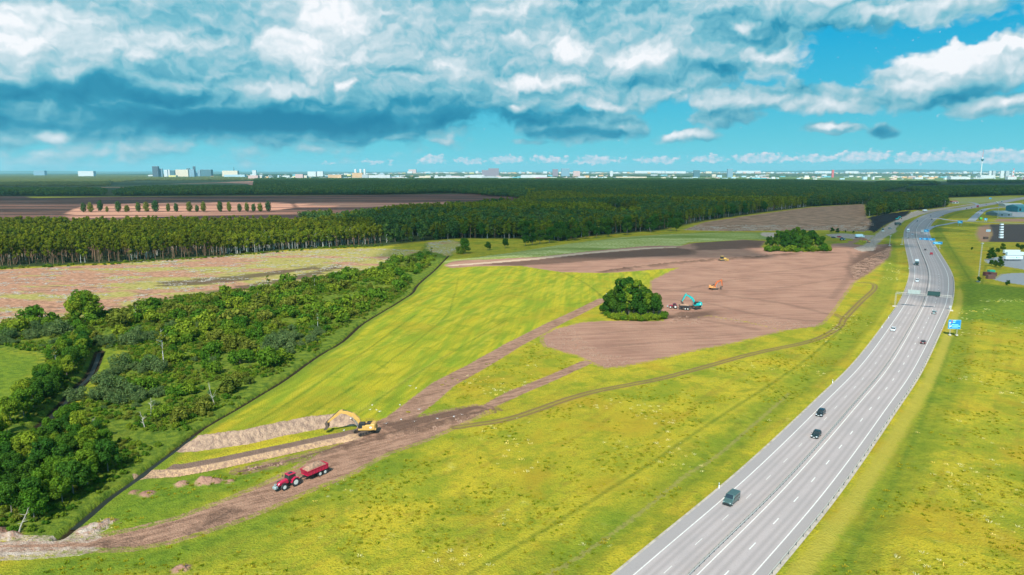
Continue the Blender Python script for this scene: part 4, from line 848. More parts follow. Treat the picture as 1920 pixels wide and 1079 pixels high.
np_, nb2 = 0, 0
def fwh(q): a = q[0]/q[1]; return 'at the left edge of the photo' if a < -.66 else 'behind the far left of the clearing' if a < -.56 else 'behind the left half of the clearing' if a < -.42 else 'behind the middle of the clearing' if a < -.28 else 'behind the right end of the clearing'
for k, q in enumerate(edge):
    bir = vnoise(np.array([q[0]/25]), np.array([q[1]/40]), 3)[0]+.30*(q[0] > -235)-.2*(q[0] < -300) > .62
    if bir and nb2 < 230: nb2 += 1; place(BIRCH[k % 4], q[0], q[1], z=0, s=rs.uniform(.9, 1.2), label='white trunked birch fronting the left forest, '+fwh(q), cat='tree', group='birches at the forest front, '+fwh(q))
    elif np_ < 280: np_ += 1; place(PINE[k % 5], q[0], q[1], z=0, s=rs.uniform(.62, 1.22), label='brown trunked pine fronting the left forest, '+fwh(q), cat='tree', group='pines at the forest front, '+fwh(q))
nz_ = vnoise(body[:, 0]/50, body[:, 1]/60, 3)
pts = [(a, b, 0, rs.uniform(.8, 1.2)) for (a, b), k in zip(body, nz_) if k < .6 or rs.rand() < .4]; instancer('pine_forest', pts, iPINE, 'olive green pine forest behind the clearing on the left', 'forest')
pts = [(a, b, 0, rs.uniform(.8, 1.2)) for (a, b), k in zip(body, nz_) if k >= .6 or rs.rand() < .15]; instancer('birch_wood', pts, iBIRCH, 'lighter birches mixed through the forest on the left', 'forest')
p, rs = pack([MIXW], 7.0, 32); p = p[np.argsort(p[:, 1]+.55*p[:, 0])]
front = []
def mwh(q): a = q[0]/q[1]; return 'above the head of the ditch' if a < .02 else 'behind the left of the pale field' if a < .12 else 'behind the right of the pale field' if a < .25 else 'beside the far brown clearing'
for k, q in enumerate(p[::1]):
    e = poly_sd(q[None], MIXW, 30)[0]
    if e < 9 and q[1] < 1400 and q[0] > -60 and len(front) < 150: front.append(k); place((BIRCH+PINE+BROADD)[k % 13], q[0], q[1], z=0, s=rs.uniform(.95, 1.25)*(1 if (k % 13) < 9 else 1.6), label='forest tree at the front of the dark forest, '+mwh(q), cat='tree', group='front trees of the dark forest, '+mwh(q))
fs = set(front); pk_ = vnoise(p[:, 0]/130, p[:, 1]/220, 51); pg = vnoise(p[:, 0]/60, p[:, 1]/90, 52); pn = vnoise(p[:, 0]/300, p[:, 1]/260, 53)
rest = [(q[0], q[1], 0, rs.uniform(.7, 1.3)*(.70+.55*pn[k]), pk_[k]) for k, q in enumerate(p) if k not in fs and pg[k] > .22]
instancer('birch_stand', [r[:4] for r in rest if r[4] > .60], iBIRCH+iMIX[5:6], 'lighter green stands of young birch inside the dark forest', 'forest')
instancer('mixed_forest', [r[:4] for r in rest if r[4] <= .60], iMIX, 'dark green mixed forest across the middle distance', 'forest')
BLOCK = PL(1625,408, 1700,397, 1775,387, 1772,372, 1640,374)
p, rs = pack([BLOCK], 8, 33); instancer('forest_block', [(q[0], q[1], 0, rs.uniform(1.0, 1.4)) for q in p], iMIX, 'dark forest block beside the bend of the highway', 'forest')
FAR1 = [PL(985,374, 985,362, 1300,362, 1635,371, 1640,362, 1700,352, 1500,340, 1200,337.5, 480,337.5, 480,352, 500,366, 700,366, 850,362), PL(-700,369, 0,368, 190,367.5, 193,359, 0,360, -700,360), PL(212,368, 500,366, 700,365, 700,354, 330,354.5, 250,356.5)]
FAR2 = [PL(1775,370, 1900,366, 2400,366, 2400,354.5, 1760,355, 1700,358), PL(1640,349, 1760,347, 1750,344, 1650,344), PL(1780,344, 2400,346, 2400,342, 1780,341)]
p, rs = pack(FAR1+FAR2, 24, 34); instancer('far_forest', [(q[0], q[1], 0, rs.uniform(.9, 1.15)) for q in p], iCL, 'far dark forest stretching to the city', 'forest')
FARG_ = [PL(-900,352, 0,351, 200,350, 205,344, 260,339.5, 480,339, 480,336, 440,332, 200,328.8, -900,328.5)]
p, rs = pack(FARG_, 34, 35, avoid=PINK); instancer('far_green_wood', [(q[0], q[1], 0, rs.uniform(.7, 1.0)) for q in p], iCLG, 'flat grey green woodland at the far left below the horizon', 'forest')
p, rs = pack([PL(480,335.5, 1240,333.5, 1640,331, 2300,333, 2300,326.5, -300,326.5, 300,329)], 95, 36); p = p[vnoise(p[:, 0]/700, p[:, 1]/500, 2) > .44]; instancer('city_trees', [(q[0], q[1], 0, rs.uniform(.7, 1.2)) for q in p], iCL, 'tree belts between the distant city buildings', 'trees')
instancer('scrub_thicket', [(q[0], q[1], hz1(q[0], q[1]), q[2]*1.45/2.5*rs.uniform(.8, 1.2)) for q in REST], iBUSH, 'green thicket filling the back of the scrub', 'scrub')
EDGEB = PL(-700,516, 0,506, 200,498, 400,485, 560,471, 640,467, 720,463, 720,459, 640,463, 560,468, 400,482, 200,494, 0,502, -700,512)
p, rs = pack([EDGEB], 2.6, 39); p = p[rs.rand(len(p)) < .3]; instancer('edge_saplings', [(q[0], q[1], 0, rs.uniform(.15, .6)) for q in p], iBUSH, 'saplings and weeds along the foot of the left forest', 'undergrowth')
# undergrowth and hedge fringes
p, rs = pack(SCRUB, 1.9, 37, avoid=OPEN); p = p[(vnoise(p[:, 0]/9, p[:, 1]/9, 12)+.25*vnoise(p[:, 0]/3, p[:, 1]/3, 13) > .46)]; dD = line_sd(p, DITCH, 12)[0]; dS = line_sd(p, STREAM, 12)[0]; p = p[(dD > 1.9+3.2*rs.rand(len(p))) & (dS > 2.6) & (p[:, 1] < 420)]; zz = height(p)
instancer('undergrowth', [(q[0], q[1], z, rs.uniform(.12, .42)) for q, z in zip(p, zz)], iBUSH, 'low weeds and saplings between the bushes of the scrub', 'undergrowth')

# meadow herbs: tufts and white or yellow flower heads standing in the grass
def tuft(name, lm, seed, n=26, h=.30, wd=.5, sz=.12):
    rs = np.random.RandomState(seed); V = []; Fc = []
    for i in range(n):
        a = rs.uniform(0, 6.28); q = rs.uniform(0, wd); x, y = q*math.cos(a), q*math.sin(a); z = h*rs.uniform(.4, 1); t = rs.uniform(0, 6.28); b = len(V)
        V += [(x-sz*math.cos(t), y-sz*math.sin(t), 0), (x+sz*math.cos(t), y+sz*math.sin(t), 0), (x*1.6+sz*.5*math.cos(t), y*1.6+sz*.5*math.sin(t), z), (x*1.6-sz*.5*math.cos(t), y*1.6-sz*.5*math.sin(t), z)]; Fc.append((b, b+1, b+2, b+3))
    o = put_mesh(name, V, Fc, [lm]); C.objects.unlink(o); src.objects.link(o); return o
L_TUFT = leafmat('meadow_grass', [(.13, .19, .012), (.20, .22, .014), (.30, .27, .02), (.34, .29, .03)]); L_FLOW = leafmat('flower_heads', [(.70, .64, .38), (.62, .60, .42), (.75, .55, .12)])
iT = [tuft('tuft_kind', L_TUFT, 800+i) for i in range(3)]; iF = [tuft('flower_kind', L_FLOW, 810+i, 16, .5, .8, .07) for i in range(3)]
MEAD = [PL(-100,1160, 60,1050, 250,1034, 480,968, 800,830, 1100,745, 1500,650, 1640,545, 1670,480, 1690,440, 1695,480, 1680,560, 1640,640, 1500,800, 1360,900, 1130,1079, 1080,1160), PL(1500,1120, 1640,930, 1770,700, 1800,560, 2100,560, 2300,1160), PL(130,1003, 300,900, 440,885, 545,880, 420,935, 300,975, 200,1000), PL(735,785, 830,715, 1010,640, 1090,680, 930,750, 850,765)]
def clear_of_road(p): d = line_sd(p, CENTRE, 30)[0]; return p[d > 15.5]
p, rs = pack(MEAD, 1.5, 41); p = clear_of_road(p[(p[:, 1] < 330)]); p = p[(vnoise(p[:, 0]/7, p[:, 1]/7, 12)*.7+.5*vnoise(p[:, 0]/2, p[:, 1]/2, 13) > .66)]; zz = height(p); print('tufts', len(p))
instancer('meadow_tufts', [(q[0], q[1], z-.03, rs.uniform(.4, 1.0)) for q, z in zip(p, zz)], iT, 'tufts of taller grass and herbs in the meadow', 'grass')
p, rs = pack(MEAD, 2.4, 42); p = clear_of_road(p[(p[:, 1] < 520)]); p = p[(fbm(p[:, 0]/14, p[:, 1]/14, 4, 19) > .13) & (rs.rand(len(p)) < .6)]; zz = height(p); print('flowers', len(p))
instancer('meadow_flowers', [(q[0], q[1], z-.03, rs.uniform(.35, .9)) for q, z in zip(p, zz)], iF, 'pale flower heads in patches over the meadow', 'flowers')
# felling waste on the clearing
def twig(seed):
    rs = np.random.RandomState(seed); mb = MB()
    for i in range(7): a = rs.uniform(0, 6.28); x, y = rs.uniform(-1, 1, 2); l = rs.uniform(.4, 1.5); mb.tube((x, y, .1), (x+l*math.cos(a), y+l*math.sin(a), rs.uniform(.1, .5)), .09, .05, 4)
    o = mb.build('branch_kind', dead); C.objects.unlink(o); src.objects.link(o); return o
iW = [twig(820+i) for i in range(3)]
p, rs = pack(CLEAR, 3.4, 43); p = p[(vnoise(p[:, 0]/12, p[:, 1]/5, 14) > .6) & (p[:, 1] < 900)]; zz = height(p)
instancer('felling_waste', [(q[0], q[1], z, rs.uniform(.5, 1.5)) for q, z in zip(p, zz)], iW, 'pale branches and stumps scattered over the clearing', 'branches')
# clods of turned soil
def clod(seed):
    rs = np.random.RandomState(seed); mb = MB()
    for i in range(9): mb.sphere((*rs.uniform(-.9, .9, 2), rs.uniform(0, .15)), rs.uniform(.1, .32), 5, 4, .7)
    o = mb.build('clod_kind', soilc); C.objects.unlink(o); src.objects.link(o); return o
soilc = mat('soil_clod', (.34, .20, .14), .95, col2=(.20, .118, .085)); iC = [clod(830+i) for i in range(4)]
CLOD = [PL(1015,637, 1018,628, 1043,617, 1075,608, 1100,640, 1140,665, 1200,672, 1167,687, 1133,690, 1103,677, 1083,667, 1050,658, 1022,650), PL(1335,598, 1360,592, 1450,600, 1540,608, 1530,614, 1467,621, 1400,610), PL(1250,606, 1262,596, 1335,596, 1320,607, 1280,612), PL(712,822, 792,805, 855,786, 937,768, 939,772, 860,796, 800,815, 715,832),
        PL(440,882, 560,858, 655,832, 658,838, 560,868, 450,890), PL(1590,500, 1673,460, 1668,483, 1647,500, 1600,531)]
p, rs = pack(CLOD, 1.1, 44); p = p[rs.rand(len(p)) < 1.1*vnoise(p[:, 0]/4, p[:, 1]/4, 17)]; zz = height(p)
instancer('soil_clods', [(q[0], q[1], z, rs.choice([.35, .6, 1.1], p=[.5, .35, .15])) for q, z in zip(p, zz)], iC, 'clods of turned brown soil along the edges of the digging', 'soil')
hide_protos()
# ------------------------------------------------------------------ vehicles and machines
glass = mat('dark_glass', (.02, .03, .035), .08, spec=.8); tyre = mat('tyre', (.025, .025, .026), .85); rimm = mat('alloy', (.55, .56, .58), .35, .7); rimw = mat('pale_rim', (.62, .62, .58), .5, var=.15)
lampw = mat('headlamp_glass', (.85, .87, .9), .1, spec=.8); lampr = mat('tail_lamp', (.55, .02, .02), .2); black = mat('black_plastic', (.02, .02, .022), .5); platem = mat('number_plate', (.8, .8, .78), .4)
mud = mat('muddy_steel', (.12, .085, .065), .8, .2, var=.4, vscale=4); soilm = mat('loose_soil', (.38, .215, .14), .95, col2=(.17, .11, .08), vscale=2.5)
PA = {}
def paint_m(nm, col, metal=.25, var=.0): return mat('paint_'+nm, col, .32, metal, coat=.6, var=var)
def loft(mb, secs):
    """secs: (x, [(y, z), ...]) rings"""
    n = len(secs[0][1]); vs = [(x, y, z) for x, r in secs for y, z in r]; fs = []
    for i in range(len(secs)-1):
        for j in range(n): a = i*n+j; b = i*n+(j+1) % n; fs.append((a, b, b+n, a+n))
    fs += [tuple(range(n))[::-1], tuple(range((len(secs)-1)*n, len(secs)*n))]; return mb.add(vs, fs)
def ring(w2, zb, zt, r=.12, tum=0.0): return [(-w2+r*.6, zb), (w2-r*.6, zb), (w2, zb+r), (w2-tum*.3, zt-r), (w2-r-tum, zt), (-w2+r+tum, zt), (-w2+tum*.3, zt-r), (-w2, zb+r)]
def wheel(parent, x, y, r, wd, name='wheel', rim=None):
    s = 1 if y > 0 else -1; o = MB().tube((x, y-wd/2, r), (x, y+wd/2, r), r, n=16).build(name, tyre, parent, bevel=.02)
    MB().tube((x, y+s*(wd/2-.02), r), (x, y+s*(wd/2+.015), r), r*.62, r*.55, n=12).build('rim', rim or rimm, o); return o
def car(kind, nm, col, label, px, py, away, name='car', group=None, metal=.3):
    L, W, Hh = dict(hatch=(4.2, 1.8, 1.48), wagon=(4.7, 1.85, 1.5), suv=(4.65, 1.9, 1.7), sedan=(4.6, 1.82, 1.45), minivan=(4.9, 1.92, 1.98))[kind]
    e = empty(name); pm = paint_m(nm, col, metal); h = L/2; w2 = W/2
    if kind == 'minivan':
        b = MB(); loft(b, [(-h, ring(w2*.97, .35, Hh*.94)), (-h+.25, ring(w2, .28, Hh, .14, .08)), (h-1.75, ring(w2, .28, Hh, .14, .08)), (h-1.02, ring(w2, .28, 1.22, .12, .05)), (h-.25, ring(w2*.97, .28, .98)), (h, ring(w2*.86, .36, .82))]); body = b.build('body', pm, e, bevel=.02)
        MB().add([(h-1.69, -.74, 1.92), (h-1.69, .74, 1.92), (h-1.10, .84, 1.30), (h-1.10, -.84, 1.30)], [(0, 1, 2, 3)], Matrix.Translation((.03, 0, .03))).build('windscreen', glass, e)
        for s in (-1, 1):
            for (a, c) in ((h-1.75, h-2.55), (h-2.68, h-3.6), (h-3.7, h-4.6)):
                MB().add([(a+.28*(a > h-2), s*(w2+.005), 1.22), (c, s*(w2+.005), 1.22), (c, s*(w2-.055), 1.76), (a, s*(w2-.055), 1.76)], [(0, 1, 2, 3)]).build('side_window', glass, e)
        MB().box((-h-.005, 0, 1.5), (.02, 1.5, .5)).build('rear_window', glass, e)
        MB().box((h+.0, 0, .62), (.05, 1.0, .16)).build('grille', black, e); MB().box((h-.03, 0, .40), (.16, 1.8, .22)).build('bumper', black, e)
        hl = .78
    else:
        belt = dict(hatch=.93, wagon=.93, suv=1.05, sedan=.92)[kind]
        b = MB(); loft(b, [(-h, ring(w2*.86, .38, belt*.88)), (-h+.2, ring(w2*.96, .26, belt)), (-h+.9, ring(w2, .22, belt+.02)), (h-1.5, ring(w2, .22, belt)), (h-.85, ring(w2*.98, .22, belt-.08, .14)), (h-.2, ring(w2*.93, .24, belt-.24, .14)), (h, ring(w2*.78, .32, belt-.38, .1))]); body = b.build('body', pm, e, bevel=.025)
        x0 = -h+(.12 if kind in ('wagon', 'suv', 'hatch') else .75); x1 = -h+(.55 if kind != 'sedan' else 1.35); x2 = h-2.15; x3 = h-1.30; z1 = Hh-.05
        cab = MB(); loft(cab, [(x0, ring(w2*.90, belt-.08, belt+.02, .03)), (x1, ring(w2*.90, belt-.08, z1, .05, .16)), (x2, ring(w2*.90, belt-.08, z1, .05, .16)), (x3, ring(w2*.90, belt-.08, belt+.02, .03))]); cab.build('windows', glass, e)
        loft(MB(), [(0, ring(1, 0, 1))]); rf = MB(); loft(rf, [(x1-.05, ring(w2*.75, z1-.06, Hh-.03, .04)), (x1+.3, ring(w2*.76, z1-.05, Hh, .05)), (x2-.2, ring(w2*.76, z1-.05, Hh, .05)), (x2+.08, ring(w2*.74, z1-.06, Hh-.04, .04))]); rf.build('roof', pm, e)
        pl = MB()
        for s in (-1, 1):
            for xm in (x2-.95, x1+.25): pl.box((xm, s*(w2*.84), (belt+Hh)/2-.03), (.09, .08, Hh-belt), rx=s*.28)
        pl.build('pillar', pm, e); MB().box((h-.01, 0, .5), (.06, .9, .14)).build('grille', black, e); hl = belt-.3
    for s in (-1, 1):
        MB().box((h-.12, s*(w2*.68), hl), (.2, .34, .15)).build('headlight', lampw, e)
        MB().box((-h+.04, s*(w2*.80), (hl+.15 if kind != 'minivan' else 1.05)), (.12, .16, .3 if kind != 'minivan' else .5)).build('taillight', lampr, e)
        MB().box((h-1.62 if kind != 'minivan' else h-1.35, s*(w2+.1), (1.0 if kind != 'minivan' else 1.25)), (.12, .2, .15)).build('mirror', pm, e)
        for x in (h-.85, -h+.8): wheel(e, x, s*(w2-.1), .33, .22)
    MB().box((h+.03, 0, .42), (.02, .5, .11)).build('number_plate', platem, e); MB().box((-h-.02, 0, .62), (.02, .5, .11)).build('number_plate', platem, e)
    p, a = at_road(px, py); e.location = (p[0], p[1], .18); e.rotation_euler[2] = a+(0 if away else math.pi)
    return tag(e, label, 'van' if kind == 'minivan' and name == 'van' else 'car', group)
car('minivan', 'grey_green', (.07, .13, .125), 'dark grey green passenger van, nearest vehicle on the highway', 1371, 943, False, 'van')
car('hatch', 'black_teal', (.012, .03, .032), 'black hatchback, nearer of the two dark cars driving toward the camera', 1530, 820, False)
car('wagon', 'black', (.015, .024, .026), 'black estate car, farther of the two dark cars driving toward the camera', 1538.5, 779, False)
car('hatch', 'white', (.80, .82, .85), 'white car driving toward the camera, nearest white one on the highway', 1674.5, 621, False)
car('suv', 'white', (.80, .82, .85), 'white estate with dark windscreen just beyond the gantry', 1719.5, 529, False)
car('hatch', 'dark_red', (.10, .03, .035), 'dark hatchback with red tail lights, nearest car driving away', 1731, 645, True)
car('wagon', 'silver_teal', (.30, .38, .38), 'silver grey estate driving away, just before the gantry', 1751.5, 589, True)
car('suv', 'charcoal', (.05, .045, .05), 'charcoal car driving away right under the dark gantry panel', 1758, 557, True)
car('minivan', 'red', (.55, .015, .05), 'bright red van driving away on the outer lane beyond the gantry', 1746, 478, True, 'van')
car('hatch', 'charcoal', (.05, .045, .05), 'small dark car driving away ahead of the red van', 1734.5, 470, True)
car('sedan', 'white', (.80, .82, .85), 'white car on the far left carriageway beside the white lorry', 1710.5, 441, False)
car('hatch', 'blue_grey', (.10, .14, .17), 'dark car in the shade of the far blue sign gantry, left lane', 1703, 448, False)
car('sedan', 'grey', (.35, .37, .38), 'grey car in the shade of the far blue sign gantry, inner lane', 1712, 449, False)
for (x, y, aw, c, lb) in [(1720, 416, False, 'blue_grey', 'dark car alone on the far bend of the left carriageway'), (1745, 406.5, False, 'blue_grey', 'small dark car on the far bend, left carriageway, above the others'), (1747, 412.5, True, 'charcoal', 'small dark car leaving on the far bend near the slip road'),
        (1768, 406.5, True, 'blue_grey', 'dark car near the start of the slip road'), (1812.5, 392.5, True, 'dark_red', 'dark red car far up the highway before the red lorry'), (1822, 391, True, 'charcoal', 'charcoal car just behind the red lorry far up the highway'), (1849, 384.5, False, 'silver_teal', 'silver car on the distant straight of the highway')]:
    car('hatch', c, dict(blue_grey=(.1, .14, .17), charcoal=(.05, .045, .05), dark_red=(.1, .03, .035), silver_teal=(.3, .38, .38))[c], lb, x, y, aw)
def put_at(e, px, py, rz, z=.16): p = G(px, py); e.location = (p[0], p[1], z); e.rotation_euler[2] = rz; return e
for (x, y, rz, c, lb) in [(1753, 424.8, .7, 'silver_teal', 'silver car on the curved slip road'), (1834.5, 402.5, 1.2, 'white', 'white car on the side road by the interchange'), (1840.5, 396.5, 1.1, 'blue_grey', 'blue grey car on the side road far right'), (1141, 556, .9, 'white', 'white pickup like car on the dirt track behind the tree clump'),
        (1563, 446.5, 0, 'charcoal', 'charcoal car parked on the pale construction yard'), (1574, 445.5, 0, 'red', 'small red car parked on the pale construction yard'), (1668.5, 429.5, .3, 'silver_teal', 'silver pickup like car on the new road bed'), (1858, 514.5, .1, 'blue_grey', 'blue grey car parked at the edge of the right hand yard')]:
    o = car('suv', c, (.5, .5, .5) if c not in MATS else None, lb, 1700, 500, True) if False else car('suv', c, dict(silver_teal=(.3, .38, .38), white=(.8, .82, .85), blue_grey=(.1, .14, .17), charcoal=(.05, .045, .05), red=(.55, .015, .05))[c], lb, 1700, 500, True)
    put_at(o, x, y, rz, hz1(*G(x, y))+.02)

def lorry(label, px, py, rz, cabc, boxc, L=7.5, road_=None, name='lorry', logo=False, notractor=False, z=.18):
    e = empty(name); bx = mat('box_'+'_'.join(str(int(v*100)) for v in boxc), boxc, .5, var=.06)
    if not notractor:
        cp = paint_m('cab_'+'_'.join(str(int(v*100)) for v in cabc), cabc)
        loft(c := MB(), [(L/2, ring(1.2, .5, 3.1, .15, .06)), (L/2+1.7, ring(1.2, .5, 3.0, .15, .06)), (L/2+2.1, ring(1.15, .5, 1.9, .1))]); cb_ = c.build('cab', cp, e, bevel=.03)
        MB().add([(L/2+1.78, -1.0, 2.9), (L/2+1.78, 1.0, 2.9), (L/2+2.14, 1.05, 1.95), (L/2+2.14, -1.05, 1.95)], [(0, 1, 2, 3)]).build('windscreen', glass, cb_)
        for s in (-1, 1): MB().box((L/2+1.1, s*1.2, 2.3), (.8, .05, .7)).build('side_window', glass, cb_); MB().box((L/2+2.08, s*.9, .9), (.1, .35, .2)).build('headlight', lampw, cb_); wheel(e, L/2+1.2, s*1.05, .5, .3)
        MB().box((L/2+2.1, 0, 1.2), (.08, 1.6, .6)).build('grille', black, cb_)
    MB().box((0, 0, 2.45), (L, 2.5, 2.6)).build('box_body', bx, e, bevel=.05); MB().box((0, 0, 1.0), (L*.95, 1.0, .25)).build('chassis', black, e)
    for s in (-1, 1):
        for x in (-L/2+1.0, -L/2+2.3): wheel(e, x, s*1.05, .5, .3)
        MB().box((-L/2-.02, s*1.0, .95), (.06, .3, .15)).build('taillight', lampr, e)
    if notractor:
        for s in (-1, 1): MB().box((L/2-1.8, s*.9, .6), (.12, .12, 1.2)).build('leg', black, e)
    if logo:
        gl = mat('logo_green', (.02, .35, .12), .5); gg = mat('logo_grey', (.35, .4, .45), .5)
        MB().prism([(1.2, 2.5), (1.9, 3.0), (2.5, 2.5), (1.9, 2.0)], -1.275, -1.262).build('emblem', gl, e); MB().box((3.6, -1.268, 2.5), (1.1, .014, .5)).build('lettering', gg, e); MB().box((-1.6, -1.268, 2.45), (4.4, .014, .28)).build('lettering', gg, e)
    p = G(px, py)
    if rz is None: p, rz = at_road(px, py); rz += math.pi if road_ == 'to' else 0
    e.location = (p[0], p[1], z); e.rotation_euler[2] = rz; return tag(e, label, 'trailer' if notractor else 'lorry')
lorry('white box lorry with a dark cab driving toward the camera beyond the gantry', 1718.5, 497, None, (.03, .05, .05), (.75, .77, .8), 7.5, 'to')
lorry('small white lorry on the far left carriageway', 1702.5, 436, None, (.75, .77, .8), (.75, .77, .8), 6, 'to')
lorry('grey lorry driving away near the slip road exit', 1729, 438, None, (.3, .3, .3), (.30, .33, .34), 8)
lorry('dark red lorry far up the right carriageway', 1833, 389.3, None, (.3, .02, .03), (.38, .03, .05), 9)
lorry('white lorry on the distant straight, nearer of two', 1869, 382.3, None, (.6, .6, .6), (.6, .65, .68), 8, 'to'); lorry('grey lorry on the distant straight, farther of two', 1879, 380, None, (.3, .35, .35), (.35, .42, .45), 8, 'to')
lorry('lorry with a bright green box turning at the interchange', 1838.5, 413.2, 1.2, (.05, .05, .05), (.12, .55, .10), 6)
lorry('dark dump lorry on the new road bed', 1682, 423, 0.1, (.04, .06, .06), (.07, .09, .09), 6); lorry('white lorry on the pale construction yard', 1610, 446.5, 0.05, (.7, .72, .75), (.65, .78, .82), 7); lorry('white lorry parked far along the new road bed', 1733.5, 397.5, .3, (.7, .7, .7), (.7, .7, .7), 7)
lorry('white semi trailer with a green emblem, frontmost of three in the yard', 1899, 489, .0, (.8, .8, .8), (.80, .83, .84), 13.4, name='semi_trailer', logo=True, notractor=True, z=.05)
lorry('white semi trailer parked in the yard, middle of the three', 1902, 481.5, .0, (.8, .8, .8), (.72, .80, .82), 13.4, name='semi_trailer', notractor=True, z=.05)
lorry('white semi trailer parked in the yard, rearmost of the three', 1896, 477.5, .0, (.8, .8, .8), (.74, .82, .84), 13.0, name='semi_trailer', notractor=True, z=.05)

def excavator(label, px, py, heading, nm, col, s=1.0, pose=None, track_rot=0.0, z=None, col2=None):
    e = empty('excavator'); pm = mat('paint_'+nm, col, .45, .1, var=.12, vscale=1.5); bm_ = mat('paint_'+nm+'_arm', col2 or col, .45, .1, var=.12, vscale=1.5)
    pose = pose or dict(foot=(.7, 1.9), mid=(2.6, 4.8), tip=(5.9, 5.9), stick=(8.7, 2.9), bk=-.5)
    cr = empty('undercarriage'); cr.parent = e; cr.rotation_euler[2] = track_rot
    for sg in (-1, 1):
        pts = [(2.0, .0), (2.45, .25), (2.55, .6), (2.3, .95), (-2.2, .95), (-2.5, .6), (-2.4, .25), (-2.0, 0)]
        t = MB().prism(pts, sg*1.35-.3, sg*1.35+.3).build('track', mud, cr, bevel=.04)
        for x in (-2.0, -1.2, -.4, .4, 1.2, 2.0): MB().tube((x, sg*1.35-.33, .48), (x, sg*1.35+.33, .48), .26 if abs(x) < 1.9 else .4, n=10).build('roller', black, t)
    MB().box((0, 0, .75), (2.6, 2.2, .4)).box((0, 0, 1.0), (1.4, 1.4, .3)).build('frame', mud, cr)
    hb = MB(); loft(hb, [(-3.05, ring(1.1, 1.3, 2.5, .15)), (-2.8, ring(1.42, 1.2, 2.75, .2)), (-1.9, ring(1.48, 1.15, 2.8, .15)), (-1.9+.02, ring(1.48, 1.15, 2.55, .08)), (.2, ring(1.48, 1.15, 2.45, .08)), (.25, ring(1.48, 1.15, 1.7, .05)), (1.25, ring(1.48, 1.15, 1.6, .05))]); hb.build('body', pm, e, bevel=.03)
    MB().box((-2.95, 0, 1.35), (.5, 2.5, .5)).build('counterweight', pm, e, bevel=.08)
    cabm = MB(); cabm.prism([(-.55, 1.55), (1.2, 1.55), (1.3, 2.2), (.95, 3.15), (-.5, 3.15)], .45, 1.45); cb_ = cabm.build('cab', black, e, bevel=.05)
    g_ = MB(); g_.add([(-.4, 1.462, 2.0), (.98, 1.462, 2.0), (.82, 1.462, 3.0), (-.4, 1.462, 3.0)], [(0, 1, 2, 3)]).add([(1.27, .55, 1.75), (1.27, 1.35, 1.75), (1.0, 1.35, 3.1), (1.0, .55, 3.1)], [(0, 1, 2, 3)], Matrix.Translation((.03, 0, 0))); g_.build('window', glass, cb_)
    MB().box((-1.2, .4, 2.62), (1.2, 1.0, .12)).box((-1.2, -.9, 2.62), (1.1, .7, .14)).build('engine_cover', black, e); MB().tube((-1.9, -.5, 2.7), (-1.9, -.5, 3.3), .07, n=8).build('exhaust', black, e)
    rl = MB()
    for x in (-2.2, -1.2, -.3): rl.tube((x, -1.4, 2.6), (x, -1.4, 3.15), .03, n=4)
    rl.tube((-2.2, -1.4, 3.15), (-.3, -1.4, 3.15), .03, n=4); rl.build('handrail', black, e)
    MB().box((-.3, -1.49, 1.95), (.9, .03, .35)).build('side_marking', black, e); MB().box((-1.9, 1.49, 1.95), (.5, .03, .4)).build('side_marking', platem, e)
    F0, M0, T0, S0 = [Vector((p[0], 0, p[1])) for p in (pose['foot'], pose['mid'], pose['tip'], pose['stick'])]
    def arm(pts, wds, y, m_, name, par):
        up, dn = [], []
        for i, p in enumerate(pts):
            d = ((pts[min(i+1, len(pts)-1)]-pts[max(i-1, 0)])).normalized(); nrm = Vector((-d.z, 0, d.x)); up.append(p+nrm*wds[i]); dn.append(p-nrm*wds[i])
        out = [(p.x, p.z) for p in up]+[(p.x, p.z) for p in reversed(dn)]; return MB().prism(out, -y, y).build(name, m_, par, bevel=.03)
    B1 = F0.lerp(M0, .55)+Vector((-.25, 0, .15)); B2 = M0.lerp(T0, .5)+Vector((.05, 0, .35))
    bo = arm([F0, B1, M0+Vector((.1, 0, .1)), B2, T0], [.3, .48, .58, .42, .24], .28, bm_, 'boom', e)
    sd_ = (S0-T0).normalized(); st = arm([T0-sd_*.9, T0, T0.lerp(S0, .5), S0], [.15, .42, .3, .16], .22, bm_, 'stick', e)
    for s2 in (-1, 1): MB().tube(F0+Vector((.8, s2*.42, -.35)), M0+Vector((.25, s2*.42, -.1)), .1, .06, 8).build('cylinder', mat('chrome', (.6, .6, .6), .3, .8), bo)
    MB().tube(M0+Vector((.3, 0, .75)), T0-sd_*.8+Vector((-.1, 0, .1)), .12, .07, 8).build('cylinder', black, bo)
    MB().tube(T0-sd_*.2+Vector((.35, 0, .35)), S0-sd_*.4+Vector((.35, 0, .15)), .1, .06, 8).build('cylinder', black, st)
    MB().tube(S0-sd_*.4+Vector((.3, 0, .1)), S0+Vector((.35, 0, -.1)), .08, n=6).build('link', black, st)
    bk = MB(); A0 = pose['bk']; sh = [(0, .35), (-.1, -.3), (.25, -1.1), (.9, -1.45), (1.6, -1.2), (1.15, -1.0), (.75, -.5), (.6, .25)]
    ca, sa = math.cos(A0), math.sin(A0); out = [(S0.x+a*ca-b*sa, S0.z+a*sa+b*ca) for a, b in sh]; bo2 = bk.prism(out, -.72, .72).build('bucket', mud, e, bevel=.03)
    tt = MB(); tip = out[4]
    for k in range(5): tt.box((tip[0], -.6+k*.3, tip[1]), (.28, .1, .1))
    tt.build('tooth', black, bo2)
    p = G(px, py); e.location = (p[0], p[1], hz1(*p) if z is None else z); e.rotation_euler[2] = heading; e.scale = (s, s, s); return tag(e, label, 'excavator')
def head(a, b): d = G(*b)-G(*a); return math.atan2(d[1], d[0])
